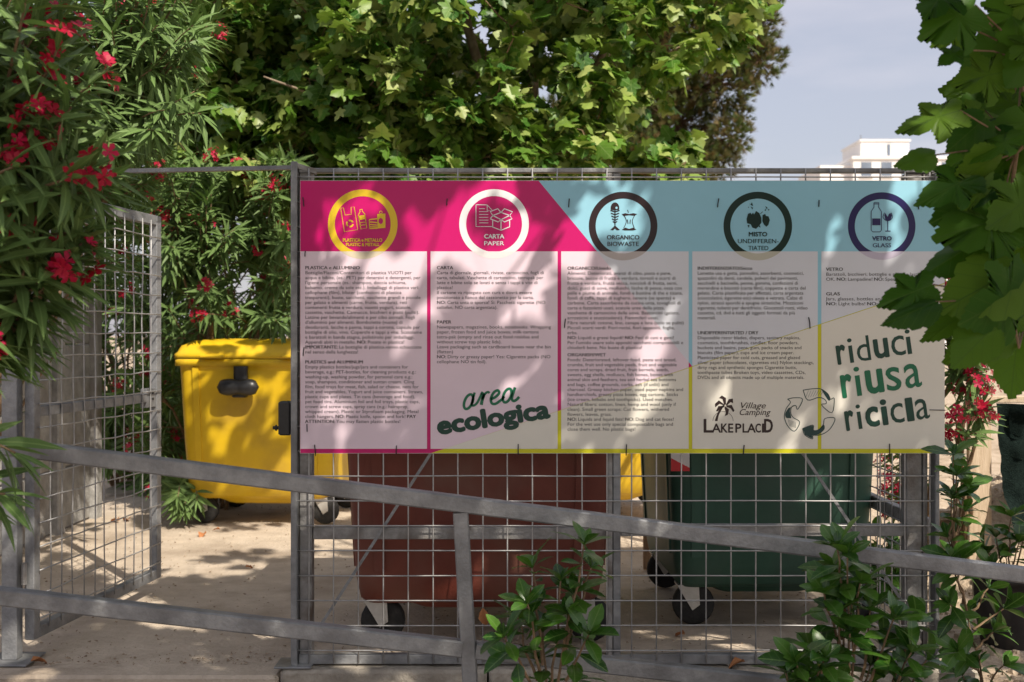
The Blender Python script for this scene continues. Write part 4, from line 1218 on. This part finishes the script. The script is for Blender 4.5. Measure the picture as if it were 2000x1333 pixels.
def near_branch(o, items):
    tw = MB()
    main = [at(2150, -250, 2.9), at(2060, -40, 3.0), at(2000, 120, 3.05), at(1985, 300, 3.0), at(1965, 450, 3.02), at(1975, 600, 3.0), at(1990, 680, 3.0)]
    tw.tube([Vector((3.0, 1.2, 3.3)), Vector((2.2, 2.4, 3.0))] + main, .011, 7, .003)
    for x0, y0, x1, y1, w in NL:
        Y = random.uniform(2.85, 3.15)
        a, b = at(x0, y0, Y), at(x1, y1, Y - random.uniform(-.04, .06))
        j = min(main, key=lambda p: (p - a).length)
        tw.tube([j, j.lerp(a, .5) + Vector((0, 0, .012)), a], .0032, 5, .002)
        tocam = Vector((0, -1, .25)) + rv(.35)
        L = (b - a).length
        items.append((lm(a, b - a, tocam, L * random.uniform(.92, 1.1), random.uniform(-.6, .6), w), 'near_%d' % random.randrange(4)))
    for k in range(44):
        x, y = random.uniform(1915, 2090), random.uniform(-60, 700)
        a = at(x, y, random.uniform(2.9, 3.4))
        j = min(main, key=lambda p: (p - a).length)
        tw.tube([j, j.lerp(a, .5) + Vector((0, 0, .015)), a], .003, 5, .002)
        d = Vector((random.uniform(-1, .3), random.uniform(-.4, .4), random.uniform(-.8, .1)))
        items.append((lm(a, d, Vector((0, -.8, .5)) + rv(.5), random.uniform(.11, .17), random.uniform(-.4, .4)), 'near_%d' % random.randrange(4)))
    tw.build('hanging_branch', M['twig'], o, local=False)
plane_tree('near plane tree overhead with big dark leaves hanging in at the right', (3.6, 0.9, -0.13), (3.3, 1.0, 2.7),
           [((1.0, 1.8, 4.2), .06, None), ((-0.8, 1.0, 4.4), .05, None), ((2.4, 2.6, 4.1), .05, None), ((4.3, 2.0, 4.6), .05, None), ((0.4, 5.4, 4.3), .05, None), ((2.4, 0.0, 4.6), .06, None)],
           ov, 14, (.12, .19), ['near_0', 'near_1', 'near_2', 'near_3'], 90, near_branch, .38)

# ------------------------------------------------------------------ pine in the background
pn = thing('pine_tree', 'brownish green pine standing against the sky behind the plane tree', 'tree', (2.4, 17.5, -0.16))
tk = MB().tube([(2.4, 17.5, -0.16), (2.45, 17.45, 2.0), (2.3, 17.5, 4.5), (2.4, 17.5, 7.4)], .2, 10, .07).build('trunk', M['pinebark'], pn, True, local=False)
nv = []
for k in range(26):
    a = k * 2.4
    nv_ = (math.cos(a) * .42 * (k % 4 + 1) / 3, .55 + .45 * ((k * 7) % 10) / 10, math.sin(a) * .42 * (k % 4 + 1) / 3)
    d = Vector(nv_).normalized() * (0.75 + .25 * ((k * 3) % 5) / 5)
    s_ = d.cross(Vector((.3, .2, 1))).normalized() * .035
    nv.append((tuple(-s_), tuple(s_), tuple(d)))
leafmesh('pine_tuft', [p for q in nv for p in q], [(3 * k, 3 * k + 1, 3 * k + 2) for k in range(26)], M['pine'])
blobs = [(1430, 50, 90), (1480, 120, 52), (1400, 165, 75), (1325, 240, 85), (1425, 268, 42), (1240, 190, 95), (1350, 325, 65), (1225, 315, 75), (1290, 100, 110), (1180, 80, 100), (1440, -60, 110), (1440, 225, 26), (1405, 310, 40), (1120, 260, 90), (1300, -80, 140)]
items = []
bm_ = MB()
for x, y, r in blobs:
    c = at(x, y, 17.3 + random.uniform(-.5, .8))
    rr = r / FPX * 17.3
    stp = Vector((2.35, 17.5, max(.8, c.z - .7)))
    limb(bm_, stp, c, .05, .015, .1)
    for k in range(int(800 * (r / 80) ** 2)):
        v = rv(1)
        while not .3 < v.length < 1: v = rv(1)
        p = c + Vector((v.x * rr, v.y * rr * 1.1, v.z * rr * .85)) + rv(.06)
        items.append((lm(p, v.normalized() + Vector((0, 0, .5)) + rv(.5), rv(1), random.uniform(.10, .17), random.uniform(0, 6)), 'pine_tuft'))
        if k % 14 == 0: bm_.tube([c, c.lerp(p, .6) + rv(.04), p], .012, 4, .004)
bm_.build('branch', M['pinebark'], pn, local=False)
tag(joined('crown', items, pn), kind='stuff')

# ------------------------------------------------------------------ young glossy shrubs in front
def shrub(label, base, stems, leaf=(.06, .085), per=11, single=200, parent=None, name='young_shrub'):
    o = parent or thing(name, label, 'shrub', base)
    st = MB()
    items = []
    for tip, fr in stems:
        tip, fr = Vector(tip), Vector(fr)
        pts = [fr.lerp(tip, k / 5) + (rv(.008) if 0 < k < 5 else Vector()) for k in range(6)]
        st.tube(pts, .0055, 5, .0025)
        d = (pts[-1] - pts[-2]).normalized()
        for k in range(per + 1):
            t_ = 0 if k < 7 else (k - 6) * .02
            p = tip - d * t_
            a = k * 2.4 + random.uniform(-.3, .3)
            out = Quaternion(d, a) @ d.orthogonal().normalized()
            sp_ = (.35 + .11 * k) if k < 7 else 1.25
            ld = d * math.cos(sp_) + out * math.sin(sp_) + Vector((0, 0, -.12))
            items.append((lm(p, ld, d + Vector((0, -.15, .5)), random.uniform(*leaf) * (.7 if k < 2 else 1.3) * random.choice((.8, 1, 1.1)), random.uniform(-.5, .5), 1.15), 'laurel_%d' % random.randrange(3)))
    st.build('stems', M['twig'], o, local=(parent is None and False))
    scatter(o, items, single)
    return o
def stemset(Y, base, tips):
    b = at(base[0], base[1], Y)
    out = []
    for x, y, j in tips:
        fr = b if j is None else at(j[0], j[1], Y)
        out.append((at(x, y, Y + random.uniform(-.09, .09)), fr))
    return out
b1 = at(1075, 1420, 3.55)
shrub('small glossy-leaved shrub in front of the brown bin and lower rail', (b1.x, b1.y, -0.13),
      stemset(3.55, (1075, 1420), [(1140, 1065, None), (1155, 1110, (1110, 1250)), (1095, 1135, None), (1040, 1110, (1060, 1300)), (1010, 1205, (1050, 1330)), (1060, 1235, None), (1110, 1200, (1100, 1300)), (1150, 1240, (1105, 1330)), (985, 1245, (1040, 1340)), (1120, 1160, (1100, 1280)), (1050, 1290, None), (1030, 1180, (1055, 1310)), (1120, 1330, None)]), (.06, .085), 12)
b2 = at(1660, 1430, 3.6)
shrub('bushy glossy shrub climbing past the sloping rail below the arrows', (b2.x, b2.y, -0.13),
      stemset(3.6, (1660, 1430), [(1655, 1085, None), (1640, 1130, None), (1680, 1140, (1665, 1280)), (1610, 1160, (1650, 1290)), (1640, 1195, None), (1700, 1190, (1680, 1330)), (1745, 1210, (1690, 1350)), (1790, 1215, (1720, 1400)), (1660, 1235, None), (1725, 1265, (1690, 1380)), (1780, 1275, (1720, 1400)), (1700, 1300, None), (1635, 1070, (1650, 1200)), (1760, 1320, (1700, 1420)), (1810, 1290, (1720, 1420)), (1665, 1170, None), (1625, 1110, (1645, 1250))]), (.065, .095), 12)
b3 = at(1575, 1430, 3.5)
shrub('low glossy shrub at the bottom edge left of the bushy one', (b3.x, b3.y, -0.13),
      stemset(3.5, (1575, 1430), [(1580, 1265, None), (1555, 1295, None), (1600, 1310, None), (1535, 1315, None), (1610, 1285, (1585, 1380)), (1570, 1330, None)]), (.06, .085), 11)
b4 = at(1935, 1400, 4.35)
shrub('tall thin sapling with bare lower stem right of the fence end', (b4.x, b4.y, -0.13),
      stemset(4.35, (1935, 1400), [(1862, 890, (1858, 1090)), (1868, 930, (1858, 1090)), (1858, 975, (1858, 1090)), (1890, 950, (1860, 1060)), (1885, 1000, (1860, 1070)), (1850, 1050, (1862, 1120)), (1870, 1100, (1880, 1180)), (1858, 1090, (1890, 1200)), (1890, 1200, None), (1930, 1150, (1890, 1210)), (1960, 1190, (1900, 1230)), (1855, 1180, (1890, 1230)), (1940, 1235, (1905, 1270)), (1870, 1270, (1915, 1320)), (1910, 1300, None), (1960, 1300, (1925, 1350)), (1880, 1320, (1925, 1380))]), (.06, .09), 10)
ps = [(at(x, y, 5.2 + random.uniform(-.06, .06)), (2.28, 5.2, 0.2)) for x, y in ((1945, 1050), (1975, 1010), (1925, 1075), (1990, 1060), (1965, 1090), (1935, 1110), (2010, 1030))]
shrub(None, None, ps, (.07, .1), 10, 90, parent=pot)
# low green growth beyond the side fence
lg = thing('low_shrub', 'low leafy growth on the earth behind the right-hand mesh', 'shrub', (1.98, 6.2, -0.06))
shrub(None, None, [(at(x, y, 6.2 + random.uniform(-.3, .3)), (1.98 + random.uniform(-.1, .1), 6.2, -0.05)) for x, y in [(random.uniform(1690, 1775), random.uniform(1040, 1200)) for _ in range(22)]], (.06, .09), 10, 80, parent=lg)

# ------------------------------------------------------------------ dry leaves
strip_leaf('dry_leaf', [(0, .02), (.2, .2), (.5, .3), (.8, .18), (1, .01)], .5, .9, M['dry'], .06)
def dry(px, py, size, label, Y=None, hang=False, z=0.012):
    if Y is None: Y = (EYE - z) * FPX / (py - HZ)
    p = at(px, py, Y)
    ob = bpy.data.objects.new('dry_leaf', LEAF['dry_leaf'][0])
    C.objects.link(ob)
    d = Vector((.15, -.1, -1)) if hang else Vector((random.uniform(-1, 1), random.uniform(-1, 1), .05))
    ob.matrix_world = lm(p, d, Vector((0, -1, .1)) if hang else Vector((0, 0, 1)), size)
    tag(ob, label, 'leaf', 'fallen dry leaves')
dry(943, 1188, .075, 'curled orange dry leaf caught in the mesh beside the rail post', FY - .03, True)
dry(60, 1292, .07, 'dry leaf lying on the ground beside the gate post foot', z=0.014)
dry(398, 1042, .09, 'yellowish dry leaf on the bright floor left of the yellow bin')
dry(430, 1035, .05, 'small dark dry leaf in front of the yellow bin')
dry(480, 1108, .05, 'small dry leaf at the edge of the shade in the gateway')
dry(250, 1016, .1, 'rusty dry leaf under the oleander by the concrete fence')
dry(232, 1018, .1, 'rusty dry leaf nearest the concrete fence post')
dry(1337, 1240, .06, 'dry brown leaf on the floor just in front of the caster wheel')
dry(1455, 1293, .07, 'dry reddish leaf lying on the kerb under the mesh', FY - .03)
